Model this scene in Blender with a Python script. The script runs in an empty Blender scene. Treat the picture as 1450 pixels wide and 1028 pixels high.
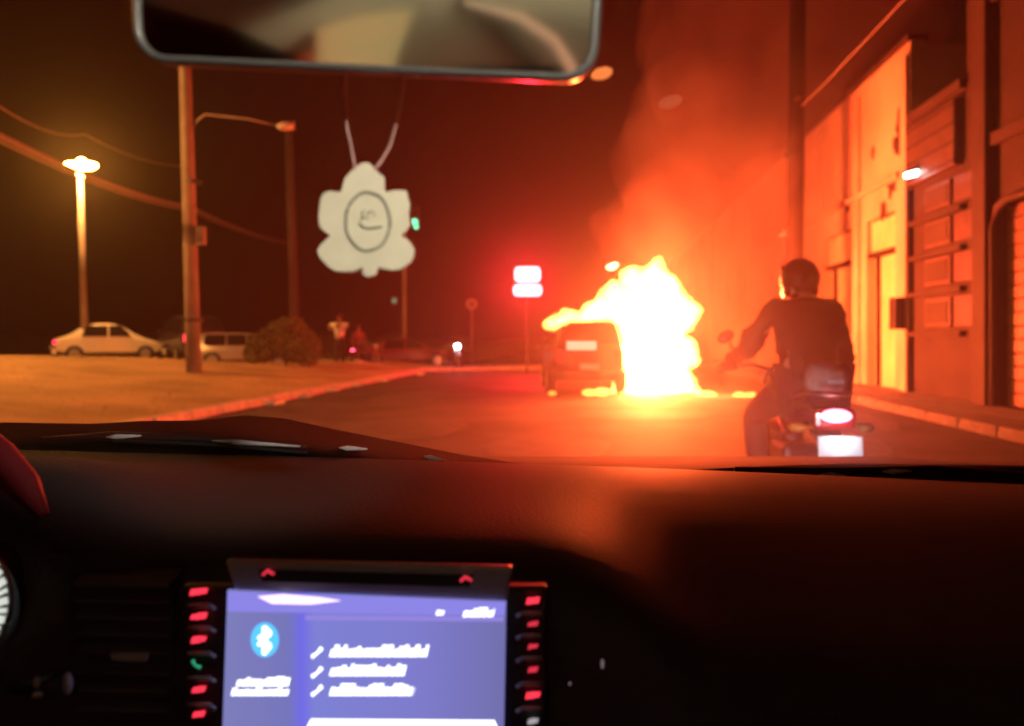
import bpy, bmesh, math, random
from mathutils import Vector, Matrix, noise
random.seed(7)
C = bpy.context.scene
COL = C.collection
R = math.radians
# ------------------------------------------------------------------ camera
CAM_H = 1.2; HOR = 480.0; F = 1100.0; CX = 725.0
cam = bpy.data.cameras.new('camera'); camo = bpy.data.objects.new('camera', cam); COL.objects.link(camo)
camo.location = (0, 0, CAM_H); camo.rotation_euler = (R(90), 0, 0)
cam.sensor_width = 36; cam.lens = F/1450*36
cam.shift_y = -34/1450
cam.clip_start = 0.02; cam.clip_end = 2000
cam.dof.use_dof = True; cam.dof.focus_distance = 1.0; cam.dof.aperture_fstop = 4.2
C.camera = camo
# ------------------------------------------------------------------ night sky
w = bpy.data.worlds.new('World'); C.world = w; w.use_nodes = True
bg = w.node_tree.nodes['Background']; bg.inputs[0].default_value = (1.0, .04, .03, 1); bg.inputs[1].default_value = 0.003
C.view_settings.view_transform = 'Standard'; C.view_settings.look = 'None'
C.view_settings.exposure = 0; C.view_settings.gamma = 1
C.cycles.use_denoising = True
C.cycles.max_bounces = 6; C.cycles.volume_bounces = 0; C.cycles.transparent_max_bounces = 16
C.cycles.sample_clamp_indirect = 4.0
C.cycles.volume_step_rate = 1.0; C.cycles.use_light_tree = False

# ------------------------------------------------------------------ helpers
def P(px, py, d):
    return Vector(((px-CX)/F*d, d, CAM_H+(HOR-py)/F*d))
def G(px, py, z=0.0):
    d = (CAM_H-z)*F/(py-HOR); return Vector(((px-CX)/F*d, d, z))
A = math.atan(105/1100); SA, CA = math.sin(A), math.cos(A)
def RW(u, w_, z=0.0):
    """road coordinates: u metres right of the road axis, w metres along it"""
    return Vector((u*CA+w_*SA, -u*SA+w_*CA, z))

def nodes(m):
    m.use_nodes = True; nt = m.node_tree
    return nt, nt.nodes['Principled BSDF']
def mat(name, col, rough=.6, metal=0, spec=.5, nscale=0, namt=.25, bump=0, bscale=60, coat=0, emit=None, estr=0, col2=None):
    m = bpy.data.materials.new(name); nt, b = nodes(m)
    b.inputs['Base Color'].default_value = (*col, 1); b.inputs['Roughness'].default_value = rough
    b.inputs['Metallic'].default_value = metal; b.inputs['Specular IOR Level'].default_value = spec
    b.inputs['Coat Weight'].default_value = coat
    if emit: b.inputs['Emission Color'].default_value = (*emit, 1); b.inputs['Emission Strength'].default_value = estr
    if nscale or bump:
        tc = nt.nodes.new('ShaderNodeTexCoord')
    if nscale:
        n = nt.nodes.new('ShaderNodeTexNoise'); n.inputs['Scale'].default_value = nscale; n.inputs['Detail'].default_value = 6
        nt.links.new(tc.outputs['Object'], n.inputs['Vector'])
        r = nt.nodes.new('ShaderNodeValToRGB'); c2 = col2 or tuple(c*(1-namt) for c in col)
        r.color_ramp.elements[0].position = .35; r.color_ramp.elements[1].position = .68
        r.color_ramp.elements[0].color = (*c2, 1); r.color_ramp.elements[1].color = (*[min(1, c*(1+namt*.5)) for c in col], 1)
        nt.links.new(n.outputs['Fac'], r.inputs[0]); nt.links.new(r.outputs[0], b.inputs['Base Color'])
    if bump:
        n2 = nt.nodes.new('ShaderNodeTexNoise'); n2.inputs['Scale'].default_value = bscale; n2.inputs['Detail'].default_value = 5
        nt.links.new(tc.outputs['Object'], n2.inputs['Vector'])
        bp = nt.nodes.new('ShaderNodeBump'); bp.inputs['Strength'].default_value = bump; bp.inputs['Distance'].default_value = .02
        nt.links.new(n2.outputs['Fac'], bp.inputs['Height']); nt.links.new(bp.outputs[0], b.inputs['Normal'])
    return m
def glow(name, col, s):
    m = bpy.data.materials.new(name); m.use_nodes = True; nt = m.node_tree
    nt.nodes.remove(nt.nodes['Principled BSDF']); e = nt.nodes.new('ShaderNodeEmission')
    e.inputs[0].default_value = (*col, 1); e.inputs[1].default_value = s
    nt.links.new(e.outputs[0], nt.nodes['Material Output'].inputs['Surface']); return m
def volume_mat(name, kind, col, dens, g=0.0, absorb=None):
    m = bpy.data.materials.new(name); m.use_nodes = True; nt = m.node_tree
    nt.nodes.remove(nt.nodes['Principled BSDF']); out = nt.nodes['Material Output']
    if kind == 'emit':
        e = nt.nodes.new('ShaderNodeEmission'); e.inputs[0].default_value = (*col, 1); e.inputs[1].default_value = dens
        nt.links.new(e.outputs[0], out.inputs['Volume'])
    else:
        v = nt.nodes.new('ShaderNodeVolumePrincipled'); v.inputs['Color'].default_value = (*col, 1)
        v.inputs['Density'].default_value = dens; v.inputs['Anisotropy'].default_value = g
        if absorb: v.inputs['Absorption Color'].default_value = (*absorb, 1)
        nt.links.new(v.outputs[0], out.inputs['Volume'])
    return m

def obj(name, bm, m=None, parent=None, smooth=False, sub=0, bevel=0):
    me = bpy.data.meshes.new(name); bmesh.ops.recalc_face_normals(bm, faces=bm.faces); bm.to_mesh(me); bm.free()
    if m: me.materials.append(m)
    if smooth:
        for p in me.polygons: p.use_smooth = True
    o = bpy.data.objects.new(name, me); COL.objects.link(o)
    if parent: o.parent = parent
    if bevel:
        b = o.modifiers.new('bevel', 'BEVEL'); b.width = bevel; b.segments = 2; b.limit_method = 'ANGLE'
    if sub:
        s = o.modifiers.new('sub', 'SUBSURF'); s.levels = sub; s.render_levels = sub
    return o
def tag(o, label=None, cat=None, group=None, kind=None):
    if label: o['label'] = label
    if cat: o['category'] = cat
    if group: o['group'] = group
    if kind: o['kind'] = kind
    return o
def thing(name, label, cat, loc=(0, 0, 0), rz=0, group=None):
    o = bpy.data.objects.new(name, None); COL.objects.link(o); o.empty_display_size = .1
    o.location = loc; o.rotation_euler = (0, 0, rz); return tag(o, label, cat, group)
def box(bm, c, s, rot=None):
    M = Matrix.Translation(Vector(c))
    if rot is not None: M = M @ (rot if isinstance(rot, Matrix) else Matrix.Rotation(rot, 4, 'Z'))
    M = M @ Matrix.Diagonal((*s, 1)); bmesh.ops.create_cube(bm, size=1, matrix=M)
def tube(bm, pts, r, seg=10, cap=True):
    pts = [Vector(p) for p in pts]; rs = r if isinstance(r, (list, tuple)) else [r]*len(pts); rings = []
    for i, p in enumerate(pts):
        t = (pts[min(i+1, len(pts)-1)]-pts[max(i-1, 0)]).normalized()
        up = Vector((0, 0, 1)) if abs(t.z) < .95 else Vector((1, 0, 0))
        a = t.cross(up).normalized(); b = t.cross(a).normalized()
        rings.append([bm.verts.new(p+(a*math.cos(k*2*math.pi/seg)+b*math.sin(k*2*math.pi/seg))*rs[i]) for k in range(seg)])
    for r0, r1 in zip(rings, rings[1:]):
        for k in range(seg): bm.faces.new((r0[k], r0[(k+1) % seg], r1[(k+1) % seg], r1[k]))
    if cap: bm.faces.new(rings[0][::-1]); bm.faces.new(rings[-1])
def ell(bm, c, s, rot=None, seg=16):
    M = Matrix.Translation(Vector(c))
    if rot is not None: M = M @ rot
    bmesh.ops.create_uvsphere(bm, u_segments=seg, v_segments=seg//2+2, radius=1, matrix=M @ Matrix.Diagonal((*s, 1)))
def prism(bm, poly, off):
    """closed 3-D polygon extruded by the vector off"""
    v0 = [bm.verts.new(Vector(p)) for p in poly]; v1 = [bm.verts.new(Vector(p)+Vector(off)) for p in poly]
    n = len(poly); bm.faces.new(v0); bm.faces.new(v1[::-1])
    for i in range(n): bm.faces.new((v0[i], v1[i], v1[(i+1) % n], v0[(i+1) % n]))
def B(): return bmesh.new()
def rbox(name, c, s, m, parent=None, rot=None, bevel=.01):
    bm = B(); box(bm, c, s, rot); return obj(name, bm, m, parent, bevel=bevel)
def cyl(bm, c, r, h, axis='Z', seg=20, r2=None):
    rot = {'Z': Matrix.Identity(4), 'X': Matrix.Rotation(R(90), 4, 'Y'), 'Y': Matrix.Rotation(R(90), 4, 'X')}[axis]
    bmesh.ops.create_cone(bm, cap_ends=True, segments=seg, radius1=r, radius2=r if r2 is None else r2, depth=h, matrix=Matrix.Translation(Vector(c)) @ rot)
def lamp(name, loc, power, col, parent, radius=.1, spot=None, aim=None, blend=.4):
    l = bpy.data.lights.new(name, 'SPOT' if spot else 'POINT'); l.energy = power; l.color = col; l.shadow_soft_size = radius
    if spot: l.spot_size = R(spot); l.spot_blend = blend
    o = bpy.data.objects.new(name, l); COL.objects.link(o); o.location = loc
    if aim is not None: o.rotation_euler = (Vector(aim)-Vector(loc)).to_track_quat('-Z', 'Y').to_euler()
    if parent: o.parent = parent
    return o

# ------------------------------------------------------------------ materials
M = {}
M['asphalt'] = mat('asphalt', (.066, .060, .060), .72, nscale=.8, namt=.6, bump=.5, bscale=90)
M['concrete'] = mat('concrete', (.17, .16, .16), .8, nscale=3, namt=.3, bump=.3, bscale=30)
M['kerbstone'] = mat('kerbstone', (.55, .50, .44), .55, nscale=6, namt=.3, bump=.3, bscale=25)
M['dirt'] = mat('dirt', (.42, .29, .16), .95, nscale=.7, namt=.35, bump=.9, bscale=14, col2=(.28, .21, .10))
M['grass'] = mat('grass', (.12, .11, .03), .9)
M['plaster'] = mat('plaster', (.64, .55, .42), .85, nscale=.5, namt=.32, bump=.4, bscale=8)
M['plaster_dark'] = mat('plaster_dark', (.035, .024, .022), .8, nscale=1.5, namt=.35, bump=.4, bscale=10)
M['plaster_mid'] = mat('plaster_mid', (.055, .04, .036), .8, nscale=1.2, namt=.3, bump=.4, bscale=10)
M['soot'] = mat('soot', (.05, .035, .03), .95, nscale=4, namt=.6)
M['door_yellow'] = mat('door_yellow', (.85, .80, .50), .5, nscale=2, namt=.15)
M['panel'] = mat('panel', (.10, .075, .07), .4, nscale=5, namt=.25)
M['shutter'] = mat('shutter', (.16, .08, .05), .45, nscale=3, namt=.2)
M['metal_dark'] = mat('metal_dark', (.04, .04, .045), .4, metal=.6)
M['metal'] = mat('metal', (.45, .44, .43), .35, metal=.9)
M['black_plastic'] = mat('black_plastic', (.012, .011, .012), .45, bump=.15, bscale=400)
M['rubber'] = mat('rubber', (.02, .02, .02), .8)
M['glass_dark'] = mat('glass_dark', (.015, .015, .018), .12)
M['paint_white'] = mat('paint_white', (.72, .70, .66), .35, coat=.6)
M['paint_dark'] = mat('paint_dark', (.035, .03, .035), .3, coat=.6)
M['paint_burnt'] = mat('paint_burnt', (.07, .04, .035), .5, nscale=4, namt=.5, coat=.2)
M['paint_wine'] = mat('paint_wine', (.16, .04, .045), .3, coat=.6)
M['paint_silver'] = mat('paint_silver', (.42, .41, .40), .3, metal=.5, coat=.5)
M['tail_red'] = mat('tail_red', (.35, .01, .015), .2, coat=.5)
M['tail_lit'] = glow('tail_lit', (1, .03, .06), 7)
M['plate_white'] = mat('plate_white', (.85, .86, .9), .35)
M['pole_concrete'] = mat('pole_concrete', (.30, .25, .22), .85, nscale=2, namt=.25, bump=.3, bscale=20)
M['pole_dark'] = mat('pole_dark', (.04, .03, .028), .85, nscale=2, namt=.3)
M['cable'] = mat('cable', (.35, .31, .28), .6)
M['leaf'] = mat('leaf', (.13, .13, .04), .7)
M['bark'] = mat('bark', (.10, .07, .05), .9)
M['skin'] = mat('skin', (.32, .17, .11), .55)
M['hair'] = mat('hair', (.02, .015, .012), .7)
M['shirt_white'] = mat('shirt_white', (.88, .86, .84), .85)
M['shirt_wine'] = mat('shirt_wine', (.22, .07, .08), .85)
M['jacket'] = mat('jacket', (.014, .012, .013), .8, nscale=9, namt=.35, bump=.5, bscale=12)
M['trousers'] = mat('trousers', (.03, .028, .032), .85, bump=.5, bscale=14)
M['helmet'] = mat('helmet', (.02, .018, .018), .3, coat=.5)

# ------------------------------------------------------------------ setting: ground, road, verge, pavement
bm = B(); bmesh.ops.create_grid(bm, x_segments=2, y_segments=2, size=500); g = obj('ground', bm, M['concrete']); g.location = (0, 400, -.02)
g.data.materials[0] = M['asphalt']; tag(g, kind='structure')
def strip(name, pts, z, m, kind='structure'):
    bm = B(); vs = [bm.verts.new((p.x, p.y, z)) for p in pts]; bm.faces.new(vs); return tag(obj(name, bm, m), kind=kind)
strip('road', [RW(-5.8, -8), RW(5.0, -8), RW(5.0, 140), RW(-5.8, 140)], 0.0, M['asphalt'])
road = bpy.data.objects['road']
patch_m = mat('asphalt_lit_patch', (.095, .088, .086), .68, nscale=3, namt=.35, bump=.4, bscale=60)  # paler repair patches, also painting in the pool of our headlights
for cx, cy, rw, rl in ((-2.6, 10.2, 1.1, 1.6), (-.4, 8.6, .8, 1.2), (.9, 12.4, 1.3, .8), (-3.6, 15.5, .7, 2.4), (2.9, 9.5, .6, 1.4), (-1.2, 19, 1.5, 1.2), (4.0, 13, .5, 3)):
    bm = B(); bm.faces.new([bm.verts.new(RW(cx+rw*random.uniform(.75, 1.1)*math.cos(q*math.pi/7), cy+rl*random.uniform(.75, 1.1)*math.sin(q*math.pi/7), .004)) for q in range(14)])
    obj('asphalt_lit_patch', bm, patch_m, road)
strip('crossing_road', [RW(-60, 32.5), RW(-5.804, 32.5), RW(-5.804, 41), RW(-60, 41)], 0.0, M['asphalt'])
# left verge: kerb at u=-5.8, rises away from the road; ends in a rounded corner at the side street
def verge_h(u, w_):
    t = max(0, -5.95-u); h = .12 + min(.1*t, .62)
    far = max(0, min(1, (w_-20)/6)); h = h*(1-far)+min(h, .36)*far
    h += .05*noise.noise(Vector((u*.35, w_*.3, 3))) * min(1, t)
    return h
bm = B(); us = [-5.95-.02-(i/44)**1.5*42 for i in range(45)]; ws = [-6+i*.6 for i in range(64)]
grid = [[bm.verts.new(RW(u, w_, verge_h(u, w_))) for w_ in ws] for u in us]
for i in range(len(us)-1):
    for j in range(len(ws)-1): bm.faces.new((grid[i][j], grid[i+1][j], grid[i+1][j+1], grid[i][j+1]))
verge = tag(obj('verge', bm, M['dirt'], smooth=True), kind='structure')
strip('car_park', [RW(-60, 41.01), RW(-5.8, 41.01), RW(-5.8, 90), RW(-60, 90)], 0.05, M['dirt'])
# kerb stones, one by one
root = thing('kerb', None, None, (0, 0, 0)); tag(root, kind='structure')
kbm = B(); box(kbm, (0, 0, .06), (.15, .97, .16)); kme = None
def kerb_stones(root, u, w0, w1, m=None):
    global kme
    n = 0; wq = w0
    while wq < w1:
        if m is not None and wq == w0: kme = None; kbm_ = B(); box(kbm_, (0, 0, .06), (.15, .97, .16))
        else: kbm_ = kbm
        if kme is None:
            o = obj('kerbstone', kbm_, m or M['kerbstone'], root, bevel=.02); kme = o
        else:
            o = kme.copy(); COL.objects.link(o); o.parent = root
        o.location = RW(u+random.uniform(-.012, .012), wq+.5, random.uniform(-.008, .012)); o.rotation_euler = (0, random.uniform(-.02, .02), -A+random.uniform(-.008, .008))
        wq += 1.0; n += 1
kerb_stones(root, -5.88, 8, 31)
root2 = thing('pavement', None, None); tag(root2, kind='structure')
kerb_stones(root2, 5.07, 4, 40, mat('kerb_grey', (.16, .15, .145), .8, nscale=4, namt=.4))
# pavement slabs between the right kerb and the buildings
slab = None
for i in range(18):
    for j in range(2):
        if slab is None:
            b_ = B(); box(b_, (0, 0, .065), (.68, 1.44, .13)); slab = obj('paving_slab', b_, M['concrete'], root2, bevel=.012); o = slab
        else: o = slab.copy(); COL.objects.link(o); o.parent = root2
        o.location = RW(5.155+.345+j*.7, 5+.73+i*1.46, random.uniform(-.006, .006)); o.rotation_euler = (0, 0, -A)
bm = B(); box(bm, (0, 0, .04), (1.6, 75, .08)); o = obj('pavement_bed', bm, M['concrete'], root2); o.location = RW(5.8, 40); o.rotation_euler = (0, 0, -A)
# far traffic island
isl = thing('traffic_island', None, None); tag(isl, kind='structure')
p0, p1 = G(585, 527, .0), G(775, 523.5, .0)
bm = B(); prism(bm, [p0, p1, p1+Vector((0, 2, 0)), p0+Vector((-.5, 2, 0))], (0, 0, .14)); obj('island_kerb', bm, M['kerbstone'], isl, bevel=.03)
# pale blocks added along the left kerb to stand for glints
stm = None
for i, (px, py) in enumerate(((389, 571), (432, 561), (472, 552.5), (506, 545.5), (545, 538.5), (596, 530))):
    q = G(px, py, .14)
    if stm is None:
        b_ = B(); box(b_, (0, 0, 0), (.20, .34, .06)); stm = obj('kerb_glint', b_, mat('glint_white', (.85, .8, .7), .25, coat=.5), bevel=.02); o = stm
    else: o = stm.copy(); COL.objects.link(o)
    o.location = (q.x, q.y, .15); o.rotation_euler = (0, 0, -A+random.uniform(-.2, .2))
    tag(o, ('pale block standing for the kerb glint nearest to us', 'second nearest pale block standing for a kerb glint', 'third nearest pale block standing for a kerb glint', 'pale block standing for a kerb glint in front of the bush', 'pale block standing for a kerb glint in front of the standing people', 'farthest pale block standing for a glint at the junction end of the kerb')[i], 'road stud', 'pale blocks standing for glints along the left kerb')
# low far bank behind the junction, reads as a dark mass
def lumpy(name, pts, hts, depth, m, kind, label=None, cat=None):
    bm = B(); rows = []
    for k, (dy, hf) in enumerate(((0, .0), (.1, .7), (.5, 1), (1, .6), (1.1, 0))):
        row = []
        for (x, y), h in zip(pts, hts):
            row.append(bm.verts.new((x+noise.noise(Vector((x, k, 1)))*.4, y+dy*depth, h*hf*(1+.3*noise.noise(Vector((x*.8, k*2., 5)))))))
        rows.append(row)
    for a_, b_ in zip(rows, rows[1:]):
        for i in range(len(a_)-1): bm.faces.new((a_[i], a_[i+1], b_[i+1], b_[i]))
    return tag(obj(name, bm, m, smooth=True), label, cat, kind=kind)
xs = [-75+i*2 for i in range(34)]
lumpy('hedge_bank', [(x, 62) for x in xs], [1.6+1.2*noise.noise(Vector((x*.2, 0, 0))) for x in xs], 5, M['leaf'], 'structure')
xs = [-8+i*1.5 for i in range(20)]
lumpy('far_bank', [(x, 70) for x in xs], [1.4+.8*noise.noise(Vector((x*.25, 9, 0))) for x in xs], 5, M['leaf'], 'structure')
# dry grass tufts on the verge
bm = B()
for _ in range(9000):
    u = -6.1-random.random()**1.3*16; w_ = random.uniform(6, 30)
    b0 = RW(u, w_, verge_h(u, w_)-.01); h = random.uniform(.02, .07); an = random.uniform(0, 6.28); dx = Vector((math.cos(an), math.sin(an), 0))*.006
    tip = b0+Vector((random.uniform(-.03, .03), random.uniform(-.03, .03), h))
    bm.faces.new([bm.verts.new(b0-dx), bm.verts.new(b0+dx), bm.verts.new(tip)])
tag(obj('grass', bm, mat('dry_grass', (.34, .25, .12), .9)), 'dry short grass scattered over the sandy roadside verge', 'grass', kind='stuff')

# ------------------------------------------------------------------ buildings on the right (faces at u = 6.54)
UF = 6.54
def rb(bm, u0, u1, w0, w1, z0, z1):
    """box in road coordinates"""
    c = RW((u0+u1)/2, (w0+w1)/2, (z0+z1)/2); box(bm, c, (abs(u1-u0), abs(w1-w0), abs(z1-z0)), -A)
def rpart(name, u0, u1, w0, w1, z0, z1, m, parent, bevel=0):
    bm = B(); rb(bm, u0, u1, w0, w1, z0, z1); return obj(name, bm, m, parent, bevel=bevel)
def pxw(px, u=UF):
    k = (px-CX)/F; return (u*CA+k*u*SA)/(k*CA-SA)
wh = thing('warehouse', 'tall pale plastered warehouse wall lit yellow by the flames, with two high metal doors', 'building')
H1 = 7.25
D1 = (pxw(1268), pxw(1227)); D2 = (pxw(1206), pxw(1168)); W0 = pxw(1289)
wbm = B()
rb(wbm, UF, UF+.3, W0, D1[0], 0, H1); rb(wbm, UF, UF+.3, D1[0], D1[1], 3.95, H1)
rb(wbm, UF, UF+.3, D1[1], D2[0], 0, H1); rb(wbm, UF, UF+.3, D2[0], D2[1], 3.95, H1)
rb(wbm, UF, UF+.3, D2[1], 62, 0, H1); rb(wbm, UF+.3, UF+12, W0, 62, 0, H1-.1)
obj('wall', wbm, M['plaster'], wh)
rpart('coping', UF-.06, UF+.36, W0-.02, 62, H1+.003, H1+.13, M['plaster_mid'], wh)
for i, wq in enumerate((W0+.16, (D1[1]+D2[0])/2, D2[1]+.3, D2[1]+5, D2[1]+10)):
    rpart('pilaster', UF-.09, UF-.002, wq-.14, wq+.14, .1, H1-.3, M['plaster'], wh, .01)
rpart('ledge', UF-.13, UF-.004, W0+.4, 60, 4.55, 4.67, M['plaster'], wh, .01)
for (a0, a1) in (D1, D2):
    dr = thing('door', None, None); dr.parent = wh
    del_keys = [k for k in list(dr.keys())]
    for k in del_keys: del dr[k]
    mid = a0+(a1-a0)*.68
    rpart('door_leaf', UF+.12, UF+.16, a0+.06, mid-.03, .14, 3.05, M['door_yellow'], dr)
    rpart('door_leaf', UF+.17, UF+.21, mid+.03, a1-.06, .14, 3.05, M['door_yellow'], dr)
    rpart('transom', UF+.10, UF+.15, a0+.06, a1-.06, 3.2, 3.9, M['door_yellow'], dr)
    rpart('door_frame', UF+.02, UF+.14, mid-.03, mid+.03, .14, 3.15, M['plaster_dark'], dr)
    rpart('door_frame', UF+.02, UF+.18, a0, a1, 3.08, 3.18, M['plaster_dark'], dr)
    for k in range(7): rpart('rib', UF+.095, UF+.118, a0+.12, mid-.1, .4+k*.38, .44+k*.38, M['door_yellow'], dr)
# soot and broken render patches high on the wall
for px, py, s in ((1283, 120, .30), (1276, 178, .38), (1270, 205, .22), (1262, 262, .25), (1250, 300, .2), (1215, 255, .24), (1200, 290, .22), (1236, 215, .16)):
    d_ = pxw(px); k = RW(UF, d_); z = CAM_H+(HOR-py)/F*k.y
    bm = B(); cs = []
    for q in range(12):
        an = q*math.pi/6; rr = s*random.uniform(.5, 1.2); cs.append(RW(UF-.008, d_+rr*math.cos(an), z+rr*1.2*math.sin(an)))
    prism(bm, cs, RW(.012, 0)-RW(0, 0)); obj('render_scar', bm, M['plaster_mid'], wh)
rpart('meter_box', UF-.30, UF-.092, W0+.01, W0+.33, 1.4, 2.05, M['metal_dark'], wh, .02)
# lower shop next to it
W1 = pxw(1367); W2 = pxw(1411)
sh = thing('shop_building', 'low dark shop front with rows of pale square panels beside the tall warehouse', 'building')
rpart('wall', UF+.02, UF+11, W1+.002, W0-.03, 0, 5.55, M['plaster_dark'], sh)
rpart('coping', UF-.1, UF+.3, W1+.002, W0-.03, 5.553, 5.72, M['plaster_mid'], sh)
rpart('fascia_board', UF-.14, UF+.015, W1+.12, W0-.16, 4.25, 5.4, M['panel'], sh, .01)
for k in range(4): rpart('fascia_batten', UF-.16, UF-.143, W1+.12, W0-.16, 4.32+k*.33, 4.35+k*.33, M['plaster_dark'], sh)
rows = [(3.62, 4.08), (2.92, 3.42), (2.2, 2.72), (1.42, 1.96)]
cols = [(pxw(1349), pxw(1313)), (pxw(1385), pxw(1354))]
for z0, z1 in rows:
    for i_, (a0, a1) in enumerate(cols):
        host = sh if i_ == 0 else None
        if host:
            f = rpart('wall_panel', UF-.05, UF+.018, a0, a1, z0, z1, M['panel'], sh, .015)
            rpart('panel_inset', UF-.065, UF-.052, a0+.08, a1-.08, z0+.07, z1-.07, M['plaster_mid'], f)
for k in range(4): rpart('string_course', UF-.09, UF+.018, W1+.02, W0-.05, rows[k][0]-.17, rows[k][0]-.08, M['plaster_dark'], sh)
rpart('drainpipe', UF-.08, UF-.0, W0-.12, W0-.04, .1, 4.2, M['metal_dark'], sh)
# tall block at the frame's right edge
tb = thing('corner_building', 'dark tall building at the right edge with an orange roller shutter', 'building')
DW0, DW1 = pxw(1520), pxw(1412)
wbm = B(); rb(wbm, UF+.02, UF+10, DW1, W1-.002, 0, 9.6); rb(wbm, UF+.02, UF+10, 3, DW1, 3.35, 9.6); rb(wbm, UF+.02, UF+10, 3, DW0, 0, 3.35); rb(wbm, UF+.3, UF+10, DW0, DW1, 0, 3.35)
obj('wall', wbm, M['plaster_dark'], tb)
rpart('pilaster', UF-.16, UF+.018, W2+.05, pxw(1389), .1, 9.6, M['plaster_mid'], tb, .02)
for z0, z1 in rows:
    for (a0, a1) in (cols[1],):
        f = rpart('wall_panel', UF-.05, UF+.018, a0, a1, z0, z1, M['panel'], tb, .015)
for k in range(15):
    rpart('shutter_slat', UF+.13+.004*(k % 2), UF+.18, DW0+.04, DW1-.04, .14+k*.212, .14+k*.212+.2, M['shutter'], tb, .01)
bm = B(); c0 = [RW(UF-.05, DW1, .1), RW(UF-.05, DW1, 3.0), RW(UF-.05, DW1-.12, 3.28), RW(UF-.05, DW1-.4, 3.38), RW(UF-.05, DW0, 3.38), RW(UF-.05, DW0, .1)]
tube(bm, c0, .07, 8); obj('shutter_frame', bm, M['plaster_mid'], tb, smooth=True)
rpart('string_course', UF-.1, UF+.018, 3.1, W2, 4.3, 4.5, M['plaster_mid'], tb, .01)
rpart('string_course', UF-.1, UF+.018, 3.1, W2, 6.6, 6.85, M['plaster_mid'], tb, .01)
# wall floodlight
lp = P(1293, 244, 15.1)
fl = thing('wall_floodlight', 'small white floodlight shining on a bracket at the corner of the warehouse', 'lamp', lp)
rbox('lens', (0, 0, -.03), (.30, .16, .10), glow('floodlight_lit', (1, .93, .85), 14), fl, Matrix.Rotation(R(-14), 4, 'Y'), .03)
rbox('housing', (0, .02, .05), (.32, .2, .05), M['metal_dark'], fl, Matrix.Rotation(R(-14), 4, 'Y'), .01)
bm = B(); tube(bm, [(.0, 0, .06), (.35, .1, .12), (.6, .3, .1)], .02, 8); obj('bracket', bm, M['metal_dark'], fl)

# ------------------------------------------------------------------ poles and lamps
def ground_at(px, py, d): return P(px, py, d)
def concrete_pole(px, pyb, d, top, r0, r1, label, m, lean=0):
    b = P(px, pyb, d)
    t = thing('utility_pole', label, 'pole', b)
    bm = B(); tube(bm, [(0, 0, -.3), (lean*.5, 0, top/2), (lean, 0, top)], [r0, (r0+r1)/2, r1], 16); obj('shaft', bm, m, t, smooth=True)
    return t, b
t, b = concrete_pole(275, 527, 18, 9.0, .175, .12, 'thick pale concrete pole with an unlit lamp arm, on the verge before the parked cars', M['pole_concrete'], -.27)
bm = B(); k = 18/F
arm = [(-.12, 0, (527-205)*k), (.05, 0, (527-172)*k), (.25, 0, (527-162)*k), (1.2, 0, (527-168)*k), (1.95, 0, (527-178)*k)]
tube(bm, arm, .028, 8); obj('lamp_arm', bm, M['pole_concrete'], t, smooth=True)
bm = B(); ell(bm, (2.1, 0, (527-179)*k), (.2, .12, .1), seg=12); obj('lamp_head', bm, M['kerbstone'], t, smooth=True)
rbox('junction_box', (.2, -.1, (527-335)*k), (.18, .2, .42), M['pole_concrete'], t)
bm = B(); 
for zz in (1.2, 4.4): cyl(bm, (0, 0, zz), .215-.008*zz, .06)
obj('clamp_band', bm, M['metal_dark'], t)
t, b = concrete_pole(419, 512, 27, 8.2, .18, .14, 'reddish slim concrete pole rising behind the bush', M['pole_dark'], -.25)
rbox('crossarm', (-.27, 0, 8.1), (.5, .12, .12), M['pole_concrete'], t)
bm = B()
for s in (-.18, 0, .18): cyl(bm, (-.27+s, 0, 8.26), .04, .18)
obj('insulator', bm, M['kerbstone'], t)
# traffic-light pole with the green signals
t = thing('traffic_light', 'thin pole with a green traffic light, partly behind the white hanging ornament', 'traffic light', P(573, 515, 36))
bm = B(); tube(bm, [(0, 0, -.3), (0, 0, 6.9)], [.11, .08], 12); tube(bm, [(0, 0, 6.7), (.25, 0, 6.75), (.5, 0, 6.75)], .05, 8); obj('post', bm, M['pole_concrete'], t, smooth=True)
kk = 36/F
rbox('signal_box', ((588-573)*kk, 0, (515-306)*kk), (.36, .3, 1.05), M['metal_dark'], t)
bm = B(); cyl(bm, ((588-573)*kk, -.19, (515-315)*kk), .14, .06, 'Y'); cyl(bm, ((590-573)*kk, -.19, (515-322)*kk), .10, .07, 'Y'); obj('green_light', bm, glow('signal_green', (.12, 1, .45), 2.2), t)
bm = B(); cyl(bm, ((588-573)*kk, -.18, (515-303)*kk), .14, .05, 'Y'); cyl(bm, ((588-573)*kk, -.18, (515-292)*kk), .14, .05, 'Y'); obj('dark_lens', bm, M['glass_dark'], t)
rbox('pedestrian_signal', ((559-573)*kk, 0, (515-426)*kk), (.32, .25, .4), M['metal_dark'], t)
bm = B(); cyl(bm, ((559-573)*kk, -.15, (515-426)*kk), .11, .05, 'Y'); obj('green_light', bm, glow('signal_dim', (.25, .75, .45), .35), t)
# round sign on a post
t = thing('road_sign', 'small round sign on a thin post beyond the junction', 'road sign', P(668, 516, 38))
bm = B(); tube(bm, [(0, 0, -.1), (0, 0, 2.9)], .035, 8); obj('post', bm, M['metal'], t)
bm = B(); cyl(bm, (0, -.05, 2.95), .27, .03, 'Y', 24); obj('sign_face', bm, M['kerbstone'], t)
bm = B(); cyl(bm, (0, -.07, 2.95), .17, .02, 'Y', 24); obj('sign_centre', bm, M['panel'], t)
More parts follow.
